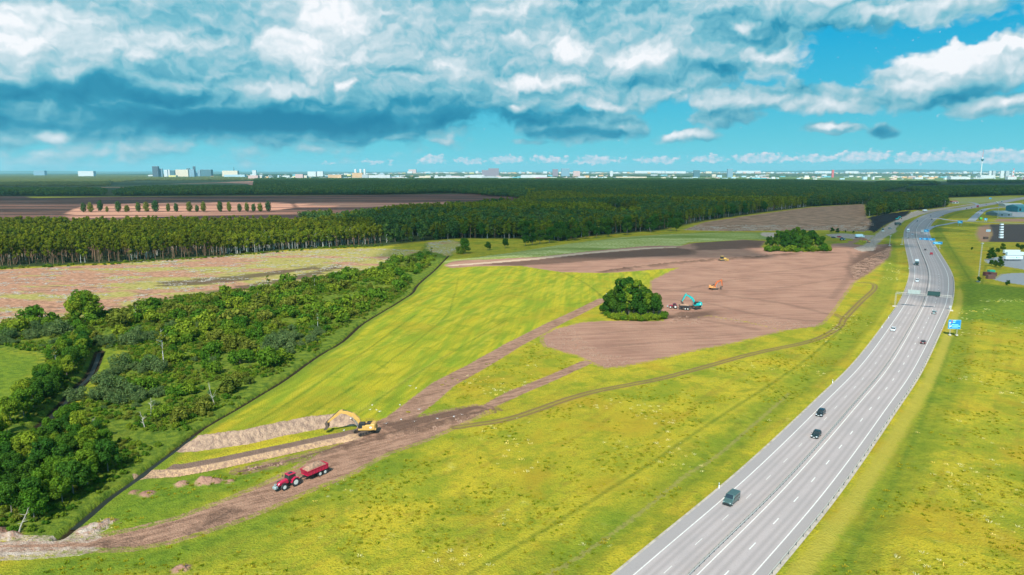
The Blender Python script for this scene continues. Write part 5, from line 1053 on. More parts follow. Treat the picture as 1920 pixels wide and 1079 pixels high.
hx = head((684,812), (606,812)); excavator('yellow tracked excavator with its bucket on the long spoil heap', 683.5, 812.5, hx, 'yellow', (.60, .34, .09), 1.04, dict(foot=(.7, 1.9), mid=(2.6, 4.6), tip=(6.0, 5.5), stick=(9.2, 2.8), bk=-.5), track_rot=head((640,828), (700,812))-hx, z=.1)
excavator('teal tracked excavator loading the dark trailer beside the tree clump', 1304, 580, math.pi+.12, 'teal', (.005, .42, .42), .98, dict(foot=(.7, 1.9), mid=(2.0, 4.7), tip=(5.6, 6.6), stick=(7.4, 3.3), bk=-1.0), track_rot=.5, z=.9)
excavator('orange tracked excavator out on the bare soil', 1338, 543.5, -.12, 'orange', (.72, .30, .10), .92, dict(foot=(.7, 1.9), mid=(2.1, 4.9), tip=(4.6, 5.9), stick=(5.2, 2.2), bk=-1.5), track_rot=.4, z=.1, col2=(.55, .12, .03))
excavator('small teal excavator by the black soil bank of the new road', 1682.5, 413, .3, 'teal', (.005, .42, .42), .8, z=.4); excavator('small orange excavator parked at the end of the new road bed', 1628, 455.5, 2.6, 'orange', (.72, .30, .10), .6, z=.1)

def tractor(label, px, py, heading, nm='crimson', col=(.50, .012, .06), s=1.0, z=.1):
    e = empty('tractor'); pm = mat('paint_'+nm, col, .35, .15, coat=.5)
    for sg in (-1, 1):
        r = wheel(e, -1.0, sg*.95, .95, .62, rim=rimw); f = wheel(e, 1.75, sg*.92, .70, .5, rim=rimw)
        MB().prism([(-1.95, 1.45), (-1.6, 2.0), (-.9, 2.12), (-.2, 1.75), (.05, 1.1), (-.05, 1.1), (-.35, 1.62), (-.9, 1.98), (-1.5, 1.86), (-1.85, 1.4)], sg*.95-.36, sg*.95+.36).build('fender', pm, e)
        MB().box((1.75, sg*.95, 1.48), (.95, .5, .06)).build('fender', black, e); MB().box((2.72, sg*.32, 1.32), (.06, .22, .16)).build('headlight', lampw, e); MB().box((.72, sg*1.25, 2.3), (.06, .25, .35)).build('mirror', black, e)
    b = MB(); loft(b, [(.35, ring(.48, 1.0, 1.98, .12)), (1.6, ring(.45, .95, 1.88, .12)), (2.5, ring(.42, .95, 1.68, .14)), (2.75, ring(.36, 1.0, 1.45, .1))]); b.build('bonnet', pm, e, bevel=.02)
    MB().box((.2, 0, .85), (4.2, .55, .5)).build('chassis', black, e); MB().tube((.35, -.58, 1.6), (.35, -.58, 2.95), .08, n=8).build('exhaust', black, e)
    cb_ = MB().prism([(-1.3, 1.5), (.35, 1.35), (.55, 1.9), (.3, 2.75), (-1.25, 2.75)], -.78, .78).build('cab', glass, e, bevel=.03)
    MB().box((-.45, 0, 2.84), (1.85, 1.7, .16)).build('cab_roof', pm, e, bevel=.05); MB().box((-.45, 0, 2.93), (1.0, .8, .05)).build('roof_hatch', glass, e)
    pl = MB()
    for sg in (-1, 1):
        for x in (-1.22, -.4, .34): pl.box((x, sg*.79, 2.15), (.08, .05, 1.25))
    pl.build('pillar', black, cb_)
    fw = MB(); loft(fw, [(2.95, ring(.5, .6, 1.15, .1)), (3.55, ring(.62, .55, 1.2, .15)), (3.75, ring(.5, .6, 1.1, .12))]); fw.build('front_weight', mat('grey_weight', (.30, .36, .36), .6, .3), e, bevel=.03); MB().box((2.85, 0, .95), (.5, .3, .3)).build('hitch', black, e)
    MB().box((3.25, -.1, 1.42), (.18, .5, .35)).build('toolbox', mat('grey_weight', (.30, .36, .36)), e)
    p = G(px, py); e.location = (p[0], p[1], z); e.rotation_euler[2] = heading; e.scale = (s,)*3; return tag(e, label, 'tractor')
def tipper(label, px, py, heading, nm='crimson', col=(.50, .012, .06), s=1.0, z=.1):
    e = empty('tipping_trailer'); pm = mat('paint_'+nm, col, .35, .15, coat=.5, var=.1)
    # open box with sloping front
    o_ = MB(); t = .07; L2, W2 = 2.75, 1.2
    for sg in (-1, 1): o_.prism([(-L2, 1.2), (L2-.3, 1.2), (L2, 2.25), (-L2-.1, 2.25)], sg*W2-t, sg*W2+t)
    o_.box((0, 0, 1.2), (2*L2-.3, 2*W2-2*t-.01, .1)); o_.add([(L2-.35, -W2+t, 1.2), (L2-.35, W2-t, 1.2), (L2+.1, W2-t, 2.5), (L2+.1, -W2+t, 2.5), (L2-.25, -W2+t, 1.2), (L2-.25, W2-t, 1.2), (L2+.2, W2-t, 2.5), (L2+.2, -W2+t, 2.5)], [(0, 1, 2, 3), (7, 6, 5, 4), (0, 4, 5, 1), (1, 5, 6, 2), (2, 6, 7, 3), (3, 7, 4, 0)])
    bd = o_.build('body', pm, e); rb = MB()
    for sg in (-1, 1):
        for x in (-2.3, -1.5, -.7, .1, .9, 1.7): rb.box((x, sg*(W2+t+.03), 1.7), (.09, .06, .95))
        rb.box((0, sg*(W2+t+.03), 2.24), (5.4, .1, .1))
    rb.build('rib', pm, bd); MB().box((-L2-.05, 0, 1.75), (.08, 2.3, 1.1)).build('tailgate', pm, e)
    for sg in (-1, 1):
        for x in (-1.95, -.6): wheel(e, x, sg*1.0, .58, .42, rim=rimw)
    ch = MB(); ch.box((.2, 0, .92), (5.4, .8, .22)).tube((2.6, .35, .9), (4.1, 0, .75), .09).tube((2.6, -.35, .9), (4.1, 0, .75), .09); ch.build('chassis', black, e)
    MB().box((-L2-.3, 0, .85), (.3, 2.2, .35)).build('rear_bar', black, e); MB().box((1.2, 0, .75), (.5, 1.9, .5)).build('toolbox', black, e)
    n = 14; V = []; Fc = []
    for j in range(n+1):
        for i in range(n+1):
            u, v = i/n*2-1, j/n*2-1; V.append((u*(L2-.12), v*(W2-t-.02), 2.12+.95*max(0, 1-u*u)**.7*max(0, 1-v*v)**.6+.3*(vnoise(np.array([u*5.]), np.array([v*4.]), 3)[0]-.5)*(abs(u) < .95)*(abs(v) < .95)))
    for j in range(n):
        for i in range(n): a = j*(n+1)+i; Fc.append((a, a+1, a+n+2, a+n+1))
    ld_ = put_mesh('soil_load', V, Fc, [soilm]); 
    p = G(px, py); e.location = (p[0], p[1], z); e.rotation_euler[2] = heading; e.scale = (s,)*3
    ld_.location = e.location; ld_.rotation_euler = e.rotation_euler; ld_.scale = e.scale; tag(ld_, 'heap of brown soil lying in the '+('bright red' if nm == 'crimson' else 'dark')+' tipping trailer', 'soil load')
    return tag(e, label, 'trailer')
hd_ = head((590,897), (530,921))
tractor('crimson tractor with grey front weight driving down the dirt track', 542, 912.7, hd_, s=1.0); tipper('bright red tipping trailer loaded with soil behind the tractor', 590, 893.5, head((590,894), (548,912)), s=1.04)
tractor('dark red tractor standing beside the tree clump, partly hidden', 1263, 578.5, math.pi-.25, 'dull_red', (.30, .02, .05), .9); tipper('dark tipping trailer being loaded by the teal excavator', 1283, 581, math.pi-.35, 'charcoal_box', (.035, .035, .04), .95)
tractor('small blue tractor on the pale construction yard', 1579, 451, .1, 'blue', (.01, .16, .35), 1.0, .1)
def dozer(px, py, heading):
    e = empty('bulldozer'); pm = mat('paint_dozer', (.70, .42, .10), .5, .1, var=.1)
    for sg in (-1, 1): MB().prism([(1.7, .0), (2.1, .4), (1.8, .9), (-.3, 1.05), (-1.8, .9), (-2.0, .4), (-1.6, 0)], sg*1.05-.28, sg*1.05+.28).build('track', mud, e, bevel=.04)
    MB().prism([(-1.6, .7), (2.0, .7), (1.9, 1.7), (.4, 1.85), (.3, 1.2), (-1.6, 1.2)], -.7, .7).build('body', pm, e, bevel=.05)
    cb_ = MB().prism([(-1.3, 1.2), (.35, 1.2), (.25, 2.7), (-1.2, 2.7)], -.7, .7).build('cab', glass, e, bevel=.05); MB().box((-.5, 0, 2.76), (1.8, 1.6, .12)).build('cab_roof', pm, e)
    bl = MB().prism([(2.7, .1), (2.85, .1), (2.6, .6), (2.75, 1.25), (2.6, 1.25), (2.45, .6)], -1.8, 1.8).build('blade', pm, e)
    for sg in (-1, 1): MB().box((1.6, sg*1.38, .45), (2.2, .12, .2)).build('push_arm', pm, e)
    MB().tube((1.2, .4, 1.7), (1.2, .4, 2.5), .07).build('exhaust', black, e); MB().prism([(-2.9, .1), (-2.7, .9), (-1.9, 1.1), (-1.9, .8), (-2.5, .7)], -.12, .12).build('ripper', mud, e)
    p = G(px, py); e.location = (p[0], p[1], hz1(*p)); e.rotation_euler[2] = heading; e.scale = (1.35,)*3; tag(e, 'small yellow bulldozer pushing the dark ridge on the bare soil', 'bulldozer')
dozer(1355, 489.5, .2)
def roller(px, py):
    e = empty('road_roller'); pm = mat('paint_roller', (.30, .38, .38), .5)
    for x in (-1.5, 1.5): MB().tube((x, -1, .65), (x, 1, .65), .65, n=16).build('drum', steel, e)
    MB().box((0, 0, 1.3), (3.6, 1.3, .7)).build('body', pm, e, bevel=.08); MB().box((0, 0, 2.2), (1.4, 1.3, 1.2)).build('cab', glass, e, bevel=.05); MB().box((0, 0, 2.86), (1.6, 1.5, .1)).build('cab_roof', pm, e)
    put_at(e, px, py, 1.2, .1); e.scale = (1.4,)*3; tag(e, 'grey road roller on the pale new road bed', 'road roller')
roller(1655, 435.5)
# gulls
gw = mat('white_feather', (.85, .85, .83), .8); gg_ = mat('grey_feather', (.45, .47, .5), .8)
def gull(px, py, rz, fly, label, first=[]):
    if not first:
        e = empty('gull'); b = MB(); loft(b, [(-.28, ring(.02, .18, .22, .005)), (-.12, ring(.07, .12, .27, .02)), (.06, ring(.08, .12, .30, .02)), (.16, ring(.04, .22, .36, .01)), (.24, ring(.035, .27, .36, .01)), (.29, ring(.01, .30, .33, .003))]); b.build('body', gw, e)
        for sg in (-1, 1):
            MB().add([(.08, sg*.06, .26), (-.1, sg*.06, .25), (-.12, sg*.40, .36), (.04, sg*.42, .38), (-.16, sg*.80, .30), (-.08, sg*.80, .31)], [(0, 1, 2, 3), (3, 2, 4, 5)]).build('wing', gg_, e)
        MB().tube((.0, .03, 0), (.0, .03, .15), .012, n=4).tube((.0, -.03, 0), (.0, -.03, .15), .012, n=4).build('leg', mat('gull_leg', (.6, .4, .1), .6), e); MB().tube((.27, 0, .315), (.34, 0, .30), .014, .004, 5).build('beak', mat('gull_beak', (.7, .45, .05), .5), e); first.append(e); e.scale = (.8,)*3; o = e
    else: o = copy_tree(first[0])
    p = G(px, py, fly); o.location = (p[0], p[1], fly if fly > 0 else hz1(*p)); o.rotation_euler[2] = rz; tag(o, label, 'gull', 'gulls around the yellow excavator')
for k, (x, y, fl) in enumerate([(645,808,0), (786,769,0), (752,788,0), (724,795.5,0), (698,761,1.5), (712,773,1), (706,770,1), (694,769.5,1), (820,787,0), (851,785.5,0), (866,779,0), (780,729,2), (769,725,2), (750,761,0), (777,791.5,0), (658,786,1.5)]):
    gull(x, y, k*1.7, fl, 'white gull '+('standing on the stripped soil around the yellow excavator' if fl == 0 else 'flying low above the grass behind the yellow excavator'))
# ------------------------------------------------------------------ gantries, signs, masts
blue = mat('sign_blue', (.005, .20, .50), .5, var=.05); white = mat('sign_white', (.85, .86, .86), .5); redm = mat('sign_red', (.55, .05, .10), .5); cyanm = mat('sign_text', (.35, .85, .90), .5); panelb = mat('sign_back', (.42, .47, .46), .6, .4); ledm = mat('led_panel', (.010, .045, .045), .5)
conc = mat('concrete', (.55, .50, .44), .9, var=.2)
def truss(mb, a, b, sz, n, r=.05):
    a, b = Vector(a), Vector(b); d = (b-a).normalized(); u = Vector((0, 0, 1)) if abs(d.z) < .9 else Vector((1, 0, 0)); v = d.cross(u).normalized()
    cs = [u*sz/2+v*sz/2, u*sz/2-v*sz/2, -u*sz/2-v*sz/2, -u*sz/2+v*sz/2]
    for c in cs: mb.tube(a+c, b+c, r, n=4)
    for i in range(n):
        p, q = a.lerp(b, i/n), a.lerp(b, (i+1)/n)
        for k in range(4): mb.tube(p+cs[k], q+cs[(k+1) % 4], r*.6, n=3)
    return mb
def gantry(label, L, Rr, hgt, panels, sz=.8):
    a, b = G(*L), G(*Rr); d = b-a; ln = math.hypot(*d); e = empty('sign_gantry', (a[0], a[1], 0), math.atan2(d[1], d[0])); tag(e, label, 'sign gantry')
    for x in (0, ln): truss(MB(), (x, 0, 0), (x, 0, hgt), .55, 9).build('post', steel, e); MB().box((x, 0, .12), (2.2, 1.6, .5)).build('footing', conc, e)
    truss(MB(), (0, 0, hgt), (ln, 0, hgt), sz, 22).build('beam', steel, e)
    for (x0, x1, z0, z1, m_, nm) in panels:
        pn = MB().box(((x0+x1)/2*ln, -.62, hgt+(z0+z1)/2), ((x1-x0)*ln, .16, z1-z0)).build(nm, m_, e)
        if m_ is panelb:
            q = MB(); k = int((x1-x0)*ln/.55)
            for i in range(k+1): q.box((x0*ln+(x1-x0)*ln*i/k, -.75, hgt+(z0+z1)/2), (.08, .1, z1-z0-.05))
            q.build('stiffener', dsteel, pn)
        if m_ is ledm: q = MB(); w0 = (x1-x0)*ln; q.box(((x0+x1)/2*ln, -.72, hgt+z1-.05), (w0, .05, .1)).box(((x0+x1)/2*ln, -.72, hgt+z0+.05), (w0, .05, .1)); q.build('frame', black, pn)
        if m_ is blue: q = MB(); w0 = (x1-x0)*ln; q.box((x0*ln+w0*.3, -.72, hgt+z0+(z1-z0)*.65), (w0*.4, .04, .3)).box((x0*ln+w0*.35, -.72, hgt+z0+(z1-z0)*.3), (w0*.5, .04, .25)); q.build('lettering', cyanm, pn)
    return e
gantry('grey steel gantry spanning the highway with one dark panel and one seen from behind', (1678,575), (1782,583), 7.1, [(.565, .79, -.1, 2.1, ledm, 'sign_panel'), (.21, .44, .2, 2.2, panelb, 'sign_panel')])
gantry('far gantry carrying a row of blue direction signs', (1691,459), (1752,463), 6.6, [(.53, .62, -.8, .9, blue, 'sign_panel'), (.64, .80, -.9, 1.1, blue, 'sign_panel'), (.81, 1.0, -1.0, 1.1, blue, 'sign_panel')], .5)
def roadsign(label, px, py, wd, ht, z0, detail=False, rz=-.12, n=2):
    p = G(px, py); e = empty('direction_sign', (p[0], p[1], 0), rz); tag(e, label, 'road sign')
    for sx in (-1, 1): truss(MB(), (sx*wd*.28, .2, 0), (sx*wd*.28, .2, z0+ht*.95), .22, 8, .03).build('post', steel, e); MB().box((sx*wd*.28, .2, .1), (.9, .9, .4)).build('footing', conc, e)
    pn = MB().box((0, 0, z0+ht/2), (wd, .12, ht)).build('panel', blue, e, bevel=.02)
    fr = MB(); y = -.075
    for (cx, cz, a, b) in ((0, z0+.06, wd, .1), (0, z0+ht-.06, wd, .1), (-wd/2+.06, z0+ht/2, .1, ht-.3), (wd/2-.06, z0+ht/2, .1, ht-.3)): fr.box((cx, y, cz), (a-.05, .02, b))
    fr.build('border', mat('sign_edge', (.25, .62, .75), .5), pn)
    if detail:
        w_ = MB(); w_.box((-wd*.38, y, z0+ht*.40), (.16, .03, ht*.55)); w_.prism([(-wd*.38-.28, z0+ht*.64), (-wd*.38+.28, z0+ht*.64), (-wd*.38, z0+ht*.80)], y-.015, y+.015); w_.box((-wd*.31, y, z0+ht*.25), (.5, .028, .14), ry=-.7); w_.prism([(-wd*.27, z0+ht*.22), (-wd*.22, z0+ht*.38), (-wd*.33, z0+ht*.34)], y-.014, y+.014); w_.build('arrow', white, pn)
        r = MB(); r.box((-wd*.22, y, z0+ht*.90), (.45, .02, .32)).box((-wd*.22, y, z0+ht*.73), (.45, .02, .3)); r.build('route_number', redm, pn)
        t = MB(); t.box((-wd*.02, y, z0+ht*.90), (1.1, .02, .28)).box((-wd*.05, y, z0+ht*.73), (.9, .02, .26)).box((-wd*.14, y, z0+ht*.47), (.8, .02, .3)).box((wd*.14, y, z0+ht*.45), (1.7, .02, .22)).box((wd*.08, y, z0+ht*.31), (2.6, .02, .16)).box((wd*.05, y, z0+ht*.19), (2.4, .02, .14)).box((wd*.38, y, z0+ht*.31), (.5, .02, .3)); t.build('lettering', cyanm, pn)
    else: MB().box((-.2*wd, y, z0+ht*.66), (wd*.45, .02, ht*.18)).box((0, y, z0+ht*.3), (wd*.6, .02, ht*.18)).build('lettering', cyanm, pn)
roadsign('large blue direction sign with a white arrow on the verge right of the highway', 1787.5, 629, 4.9, 3.9, 2.75, True)
roadsign('wide blue direction sign beside the far gantry', 1757, 467, 8, 2.2, 4.2); roadsign('blue direction sign above the slip road exit', 1736, 443, 4.5, 2.6, 4.5); roadsign('blue direction sign facing the crossing road', 1799.5, 423.5, 6, 3.5, 3); roadsign('small blue sign at the interchange meadow', 1848, 415.5, 4, 3, 1.5); roadsign('tiny blue sign far away by the trees', 1856.5, 375, 6, 3.5, 2)
def lamp_mast(px, py, h, label, name='lattice_mast', cat='mast', sz=.42):
    p = G(px, py); e = empty(name, (p[0], p[1], 0)); truss(MB(), (0, 0, 0), (0, 0, h), sz, int(h/1.5), .05).build('lattice', steel, e); MB().box((0, 0, h+.3), (1.2, 1.2, .6)).build('head', steel, e); MB().box((0, 0, .2), (1.6, 1.6, .5)).build('footing', conc, e); tag(e, label, cat)
lamp_mast(1834, 529, 24, 'tall slim grey lattice mast in the meadow right of the highway')
lamp_mast(1668, 461, 9, 'short grey lamp pole at the end of the bare soil', 'lamp_pole', 'pole', .3); lamp_mast(1771, 392, 14, 'pale pole beside the dark forest block', 'lamp_pole', 'pole', .4); lamp_mast(1870.5, 409, 16, 'white flagpole like mast by the grey halls', 'lamp_pole', 'pole', .4)
# roadside equipment at the gantry foot
p = G(1781, 580.5); e = empty('equipment_cabinet', (p[0], p[1], 0)); MB().box((0, 0, .9), (.8, .6, 1.8)).build('housing', mat('cabinet', (.7, .72, .72), .5), e, bevel=.04); MB().box((0, -.31, .9), (.6, .03, 1.4)).build('door', steel, e); tag(e, 'pale equipment cabinet at the right foot of the near gantry', 'cabinet')
for k, (x, y, lb) in enumerate([(1348, 917, 'white marker post on the verge left of the grey green van'), (1561, 719.5, 'white marker post on the left verge, second from the camera'), (1653.5, 616, 'white marker post on the left verge beside the nearest white car'), (1704, 505, 'white marker post on the left verge beside the white box lorry'), (1666,598, 'white marker post where the short left guard rail begins')]):
    p = G(x, y); e = empty('marker_post', (p[0], p[1], .05)); MB().box((0, 0, .55), (.14, .10, 1.1)).build('post', white, e); MB().box((0, 0, .9), (.16, .12, .2)).build('reflector', black, e); tag(e, lb, 'marker post'); e.scale = (1.2,)*3
# yard clutter
def container(px, py, col, label, L=6, rz=0.05):
    p = G(px, py); e = empty('container', (p[0], p[1], 0), rz); m_ = mat('container_%d' % int(col[0]*100+col[1]*1000), col, .6, var=.15); b = MB().box((0, 0, 1.3), (L, 2.4, 2.5)).build('box', m_, e); q = MB()
    for i in range(int(L/.5)): q.box((-L/2+.3+i*.5, -1.23, 1.3), (.18, .06, 2.2))
    q.build('rib', m_, b); MB().box((L/2+.02, 0, 1.3), (.05, 2.2, 2.3)).build('door', m_, e); tag(e, label, 'container')
container(1853, 517.5, (.12, .03, .03), 'dark red container at the left end of the lower yard'); container(1861, 518.5, (.14, .05, .04), 'brown red container beside the dark red one', 4); container(1857, 523, (.18, .08, .06), 'small brown container in front of the other two', 5); container(1858, 513.5, (.02, .38, .22), 'bright green container behind the dark red ones', 4)
container(1853, 435, (.45, .6, .68), 'pale blue container on the freshly dug plot', 5, .5); container(1848, 449, (.10, .06, .05), 'brown container at the corner of the dug plot', 4)
for k in range(6):
    y = 422.5+k*4.9; p = G(1878.3-.3*k, y); e = empty('white_box', (p[0], p[1], 0)); MB().box((0, 0, 1.0), (3.6, 2.6, 1.9)).build('box', white, e, bevel=.15); MB().box((0, 0, 2.0), (3.8, 2.8, .15)).build('lid', panelb, e); tag(e, 'white box standing on the dug plot, %s from the back' % ordn[k], 'box', 'row of white boxes on the dug plot')
def hall(name, x0, x1, ybase, h, dep, colw, colr, label):
    a, b = G(x0, ybase), G(x1, ybase); L = b[0]-a[0]; e = empty(name, ((a[0]+b[0])/2, a[1]+dep/2, 0)); wm_ = mat('wall_%d_%d' % (int(colw[0]*100), int(colw[2]*100)), colw, .8, var=.1, vscale=.2); rm_ = mat('roof_%d_%d' % (int(colr[0]*100), int(colr[2]*100)), colr, .7, var=.1, vscale=.2)
    MB().box((0, 0, h/2), (L, dep, h)).build('wall', wm_, e); MB().prism([(-dep/2-.3, h), (dep/2+.3, h), (0, h+dep*.12)], -L/2-.3, L/2+.3).build('roof', rm_, e).rotation_euler[2] = math.pi/2
    for k in range(max(2, int(L/8))): MB().box((-L/2+(k+.5)*L/max(2, int(L/8)), -dep/2-.02, h*.45), (3.2, .06, h*.5)).build('window', glass, e)
    tag(e, label, 'building')
hall('hall', 1872, 1898, 405.5, 4, 30, (.16, .20, .21), (.22, .28, .30), 'low dark grey hall with a flat pitched roof at the far right'); hall('hall', 1908, 1990, 398, 9, 30, (.05, .22, .26), (.12, .32, .36), 'teal clad hall at the right edge of the photo'); hall('hall', 1885, 1920, 388, 4, 20, (.4, .42, .42), (.5, .5, .48), 'small pale hall beyond the interchange')
hall('house', 1786, 1797, 382, 4, 14, (.5, .5, .48), (.45, .12, .10), 'small white house with red roof beside the forest block'); hall('house', 1870, 1877, 358, 6, 20, (.7, .7, .68), (.7, .72, .72), 'lone white house among the far right trees')

# ------------------------------------------------------------------ the city
def facade(name, col, win=(.12, .16, .20), sx=9.0, sz_=3.2):
    if name in MATS: return MATS[name]
    m_, w = newmat(name); g_ = w.new('ShaderNodeNewGeometry').outputs['Position']; s_ = w.new('ShaderNodeSeparateXYZ'); w.l.new(g_, s_.inputs[0])
    fx = w.m('FRACT', w.m('DIVIDE', w.m('ADD', s_.outputs[0], s_.outputs[1]), sx)); fz = w.m('FRACT', w.m('DIVIDE', s_.outputs[2], sz_*2)); k = w.m('MULTIPLY', w.m('GREATER_THAN', fx, .45), w.m('GREATER_THAN', fz, .5))
    c = w.mix(w.m('MULTIPLY', k, .65), (*col, 1), (*win, 1)); b = w.new('ShaderNodeBsdfPrincipled'); w.put(b.inputs['Base Color'], c); b.inputs['Roughness'].default_value = .8
    o = w.new('ShaderNodeOutputMaterial'); w.l.new(b.outputs[0], o.inputs[0]); MATS[name] = m_; return m_
CC = dict(slate=(.04, .07, .10), steelb=(.18, .30, .38), white=(.58, .59, .60), pink=(.60, .40, .37), beige=(.70, .58, .44), orange=(.60, .36, .18), blue=(.02, .18, .36), cyan=(.10, .38, .46), grey=(.40, .43, .45), dark=(.05, .13, .16), purple=(.24, .19, .23), magenta=(.55, .06, .20), yellow=(.70, .60, .20), red=(.60, .10, .10), lightb=(.38, .52, .60))
def bldg(x0, x1, yt, D, c, label, name='building', flat=True, roofc='grey', dep=None, z0=0, group=None):
    z0 = ground_z(x0, D)
    X0, X1 = (x0-960)/F*D*1.0139, (x1-960)/F*D*1.0139; zt = H-(yt-HZ)/F*D; zt = max(zt, z0+6); dep = dep or min(max((X1-X0)*.5, 18), 60); L = X1-X0
    e = empty(name, ((X0+X1)/2, D+dep/2, 0)); MB().box((0, 0, zt/2+z0/2), (L, dep, zt-z0)).build('wall', facade('facade_'+c, CC[c]) if zt-z0 > 14 else mat('city_'+c, CC[c], .8), e)
    MB().box((0, 0, zt+.6), (L*1.01, dep*1.01, 1.2)).build('roof', mat('city_'+roofc, CC[roofc], .8), e)
    return tag(e, label, 'building', group)
B = bldg
def plateau():
    xs = np.linspace(-5200, 13000, 240); V = []
    for x in xs:
        k = 44*sm(np.array(x), -3600, -1800)*(1+.15*fbm(np.array([x/900]), np.array([0.]), 3, 2)[0]); V += [(x, 10700+300*math.sin(x/900), 0), (x, 11300+300*math.sin(x/900), k), (x, 26000, k+4), (x, 31500, -2)]
    i = np.arange(239)*4; Fc = np.concatenate([np.stack([i+j, i+4+j, i+5+j, i+1+j], -1) for j in range(3)]); o = put_mesh('hills', np.array(V, float), Fc, [mat('far_meadow', (.07, .11, .045), .9, var=.5, vscale=.004)], smooth=True); o['kind'] = 'structure'
plateau()
def ground_z(x, D): X = (x-960)/F*D; return 44*float(sm(np.array(X), -3600, -1800)) if D > 11500 else 0.0
B(304, 314.5, 312.6, 8500, 'slate', 'tall dark slate tower block with a pinkish edge at the left of the skyline'); B(316, 322, 317, 8550, 'steelb', 'blue grey block just right of the tallest left tower'); B(325, 331, 319, 8400, 'white', 'small white block, left of the pair in the left skyline'); B(332, 335.5, 318.5, 8500, 'white', 'narrow white block, right of the pair in the left skyline'); B(336, 344.5, 320, 8700, 'dark', 'low dark teal block left of the big beige building')
B(346, 369, 318.6, 8600, 'beige', 'wide pale beige hospital like building in the left skyline'); B(366, 372, 316.3, 8900, 'dark', 'dark block behind the beige building'); B(371, 380, 318.5, 8500, 'steelb', 'blue grey block left of the second dark tower'); B(378.3, 382, 312.6, 8700, 'slate', 'narrow dark tower, second tallest of the left skyline')
B(357, 384, 324.6, 9300, 'blue', 'wide bright blue hall below the beige building', roofc='blue'); B(332, 351, 325.4, 9300, 'cyan', 'cyan and white hall left of the blue hall', roofc='white'); B(392, 411, 318.6, 9200, 'dark', 'flat dark teal slab in the left skyline'); B(386, 391, 319.5, 9200, 'steelb', 'small blue grey block left of the dark slab'); B(431, 459, 320.6, 8800, 'beige', 'long pale building under the thin spire'); B(434, 472, 327.9, 8200, 'lightb', 'long pale blue hall in front of the spire', roofc='white')
B(478, 496, 329.4, 6200, 'pink', 'low pink roofed hall left of centre', roofc='pink'); B(486, 493, 319.8, 9500, 'white', 'bright white block alone on the left centre skyline'); B(564, 578, 327, 6800, 'pink', 'red and white striped hall'); B(587, 602, 322.2, 9000, 'white', 'white slab on the skyline, left one'); B(604, 615, 321.8, 9000, 'white', 'white slab on the skyline, right one'); B(624, 648, 328.5, 6600, 'orange', 'low orange hall left of the silos', roofc='orange')
B(668, 687, 324.8, 7200, 'orange', 'orange block carrying white silos', roofc='orange'); B(686, 697, 328, 7000, 'grey', 'grey hall right of the silos'); B(698, 737, 329, 6700, 'white', 'long white hall right of the silos', roofc='white'); B(771, 785, 318.4, 12000, 'pink', 'rose coloured building peeking above the skyline', roofc='pink'); B(822, 875, 331.5, 6200, 'white', 'very long bright white warehouse in the centre', roofc='white'); B(883, 909, 328.4, 7200, 'white', 'white warehouse behind the long one', roofc='white')
B(917, 936, 316.3, 9000, 'purple', 'wide dark purple grey apartment block at the centre of the skyline'); B(905, 917, 319.4, 9300, 'purple', 'lower dark block stepping down from the purple grey one'); B(935, 955, 332.5, 6000, 'white', 'pale hall in front of the purple grey block', roofc='white'); B(976, 1024, 328.4, 7000, 'white', 'white hall with a purple plinth', roofc='white'); B(1003, 1026, 333.2, 6100, 'magenta', 'dark magenta low hall before the white one')
B(1034, 1044, 317.8, 9500, 'purple', 'stepped dark block left of the blue grey block'); B(1050, 1065, 316.6, 9300, 'steelb', 'blue grey apartment block right of the centre'); B(1139, 1144, 321, 9600, 'white', 'narrow white block right of centre'); B(1072, 1084, 321, 10000, 'pink', 'pink roofed block right of centre')
B(1036, 1192, 336.2, 5300, 'lightb', 'very long low pale warehouse with blue doors', roofc='lightb'); B(1150, 1206, 331.8, 6500, 'beige', 'long beige building behind the low warehouse', roofc='beige'); B(1184, 1240, 321, 12200, 'white', 'long white strip of blocks on the right centre skyline', roofc='white'); B(1240, 1277, 321.6, 12100, 'white', 'white strip of blocks left of the dark teal block', roofc='white')
B(1292, 1303, 319.8, 9000, 'dark', 'dark teal block standing alone'); B(1353.5, 1363, 317.4, 9000, 'steelb', 'tall grey blue block alone right of centre'); B(1370, 1414, 320.8, 12300, 'white', 'long white strip right of the tall grey blue block', roofc='white'); B(1544, 1547.5, 319, 9000, 'red', 'thin red tower on the right skyline'); B(1513, 1545, 321.5, 12000, 'white', 'white blocks left of the thin red tower', roofc='white'); B(1568, 1592, 321.5, 12000, 'white', 'bright white blocks right of the red tower', roofc='white')
for k, (a, b_) in enumerate([(1831, 1835), (1837.5, 1842.5), (1852, 1858), (1861.5, 1867.5), (1872.7, 1876.5)]): B(a, b_, 320.8, 8200, 'grey' if k % 2 else 'white', 'pale apartment tower at the right, %s of five from the left' % ordn[k], group='five pale apartment towers')
B(1866, 1882, 331.5, 6000, 'white', 'white plant building at the foot of the striped chimney', roofc='magenta'); B(1903, 1940, 332.5, 6500, 'magenta', 'magenta roofed hall at the far right', roofc='magenta'); B(1816, 1842, 328.8, 7500, 'white', 'long white hall right of the tall tower foot', roofc='white'); B(168, 196, 321.4, 9500, 'white', 'low white building far left'); B(87, 107, 320.6, 12000, 'steelb', 'faint blue block far left on the horizon')
MB_ = MB(); ch = empty('chimney', ((1872-960)/F*6100*1.0139, 6080, 0))
zt = H-(316-HZ)/F*6100
for k in range(7): MB().tube((0, 0, zt*k/7), (0, 0, zt*(k+1)/7), 4-.2*k, 3.8-.2*k, 12).build('band', mat('city_red', CC['red'], .8) if k % 2 == 0 else mat('city_white', CC['white'], .8), ch)
tag(ch, 'red and white striped chimney at the far right', 'chimney')
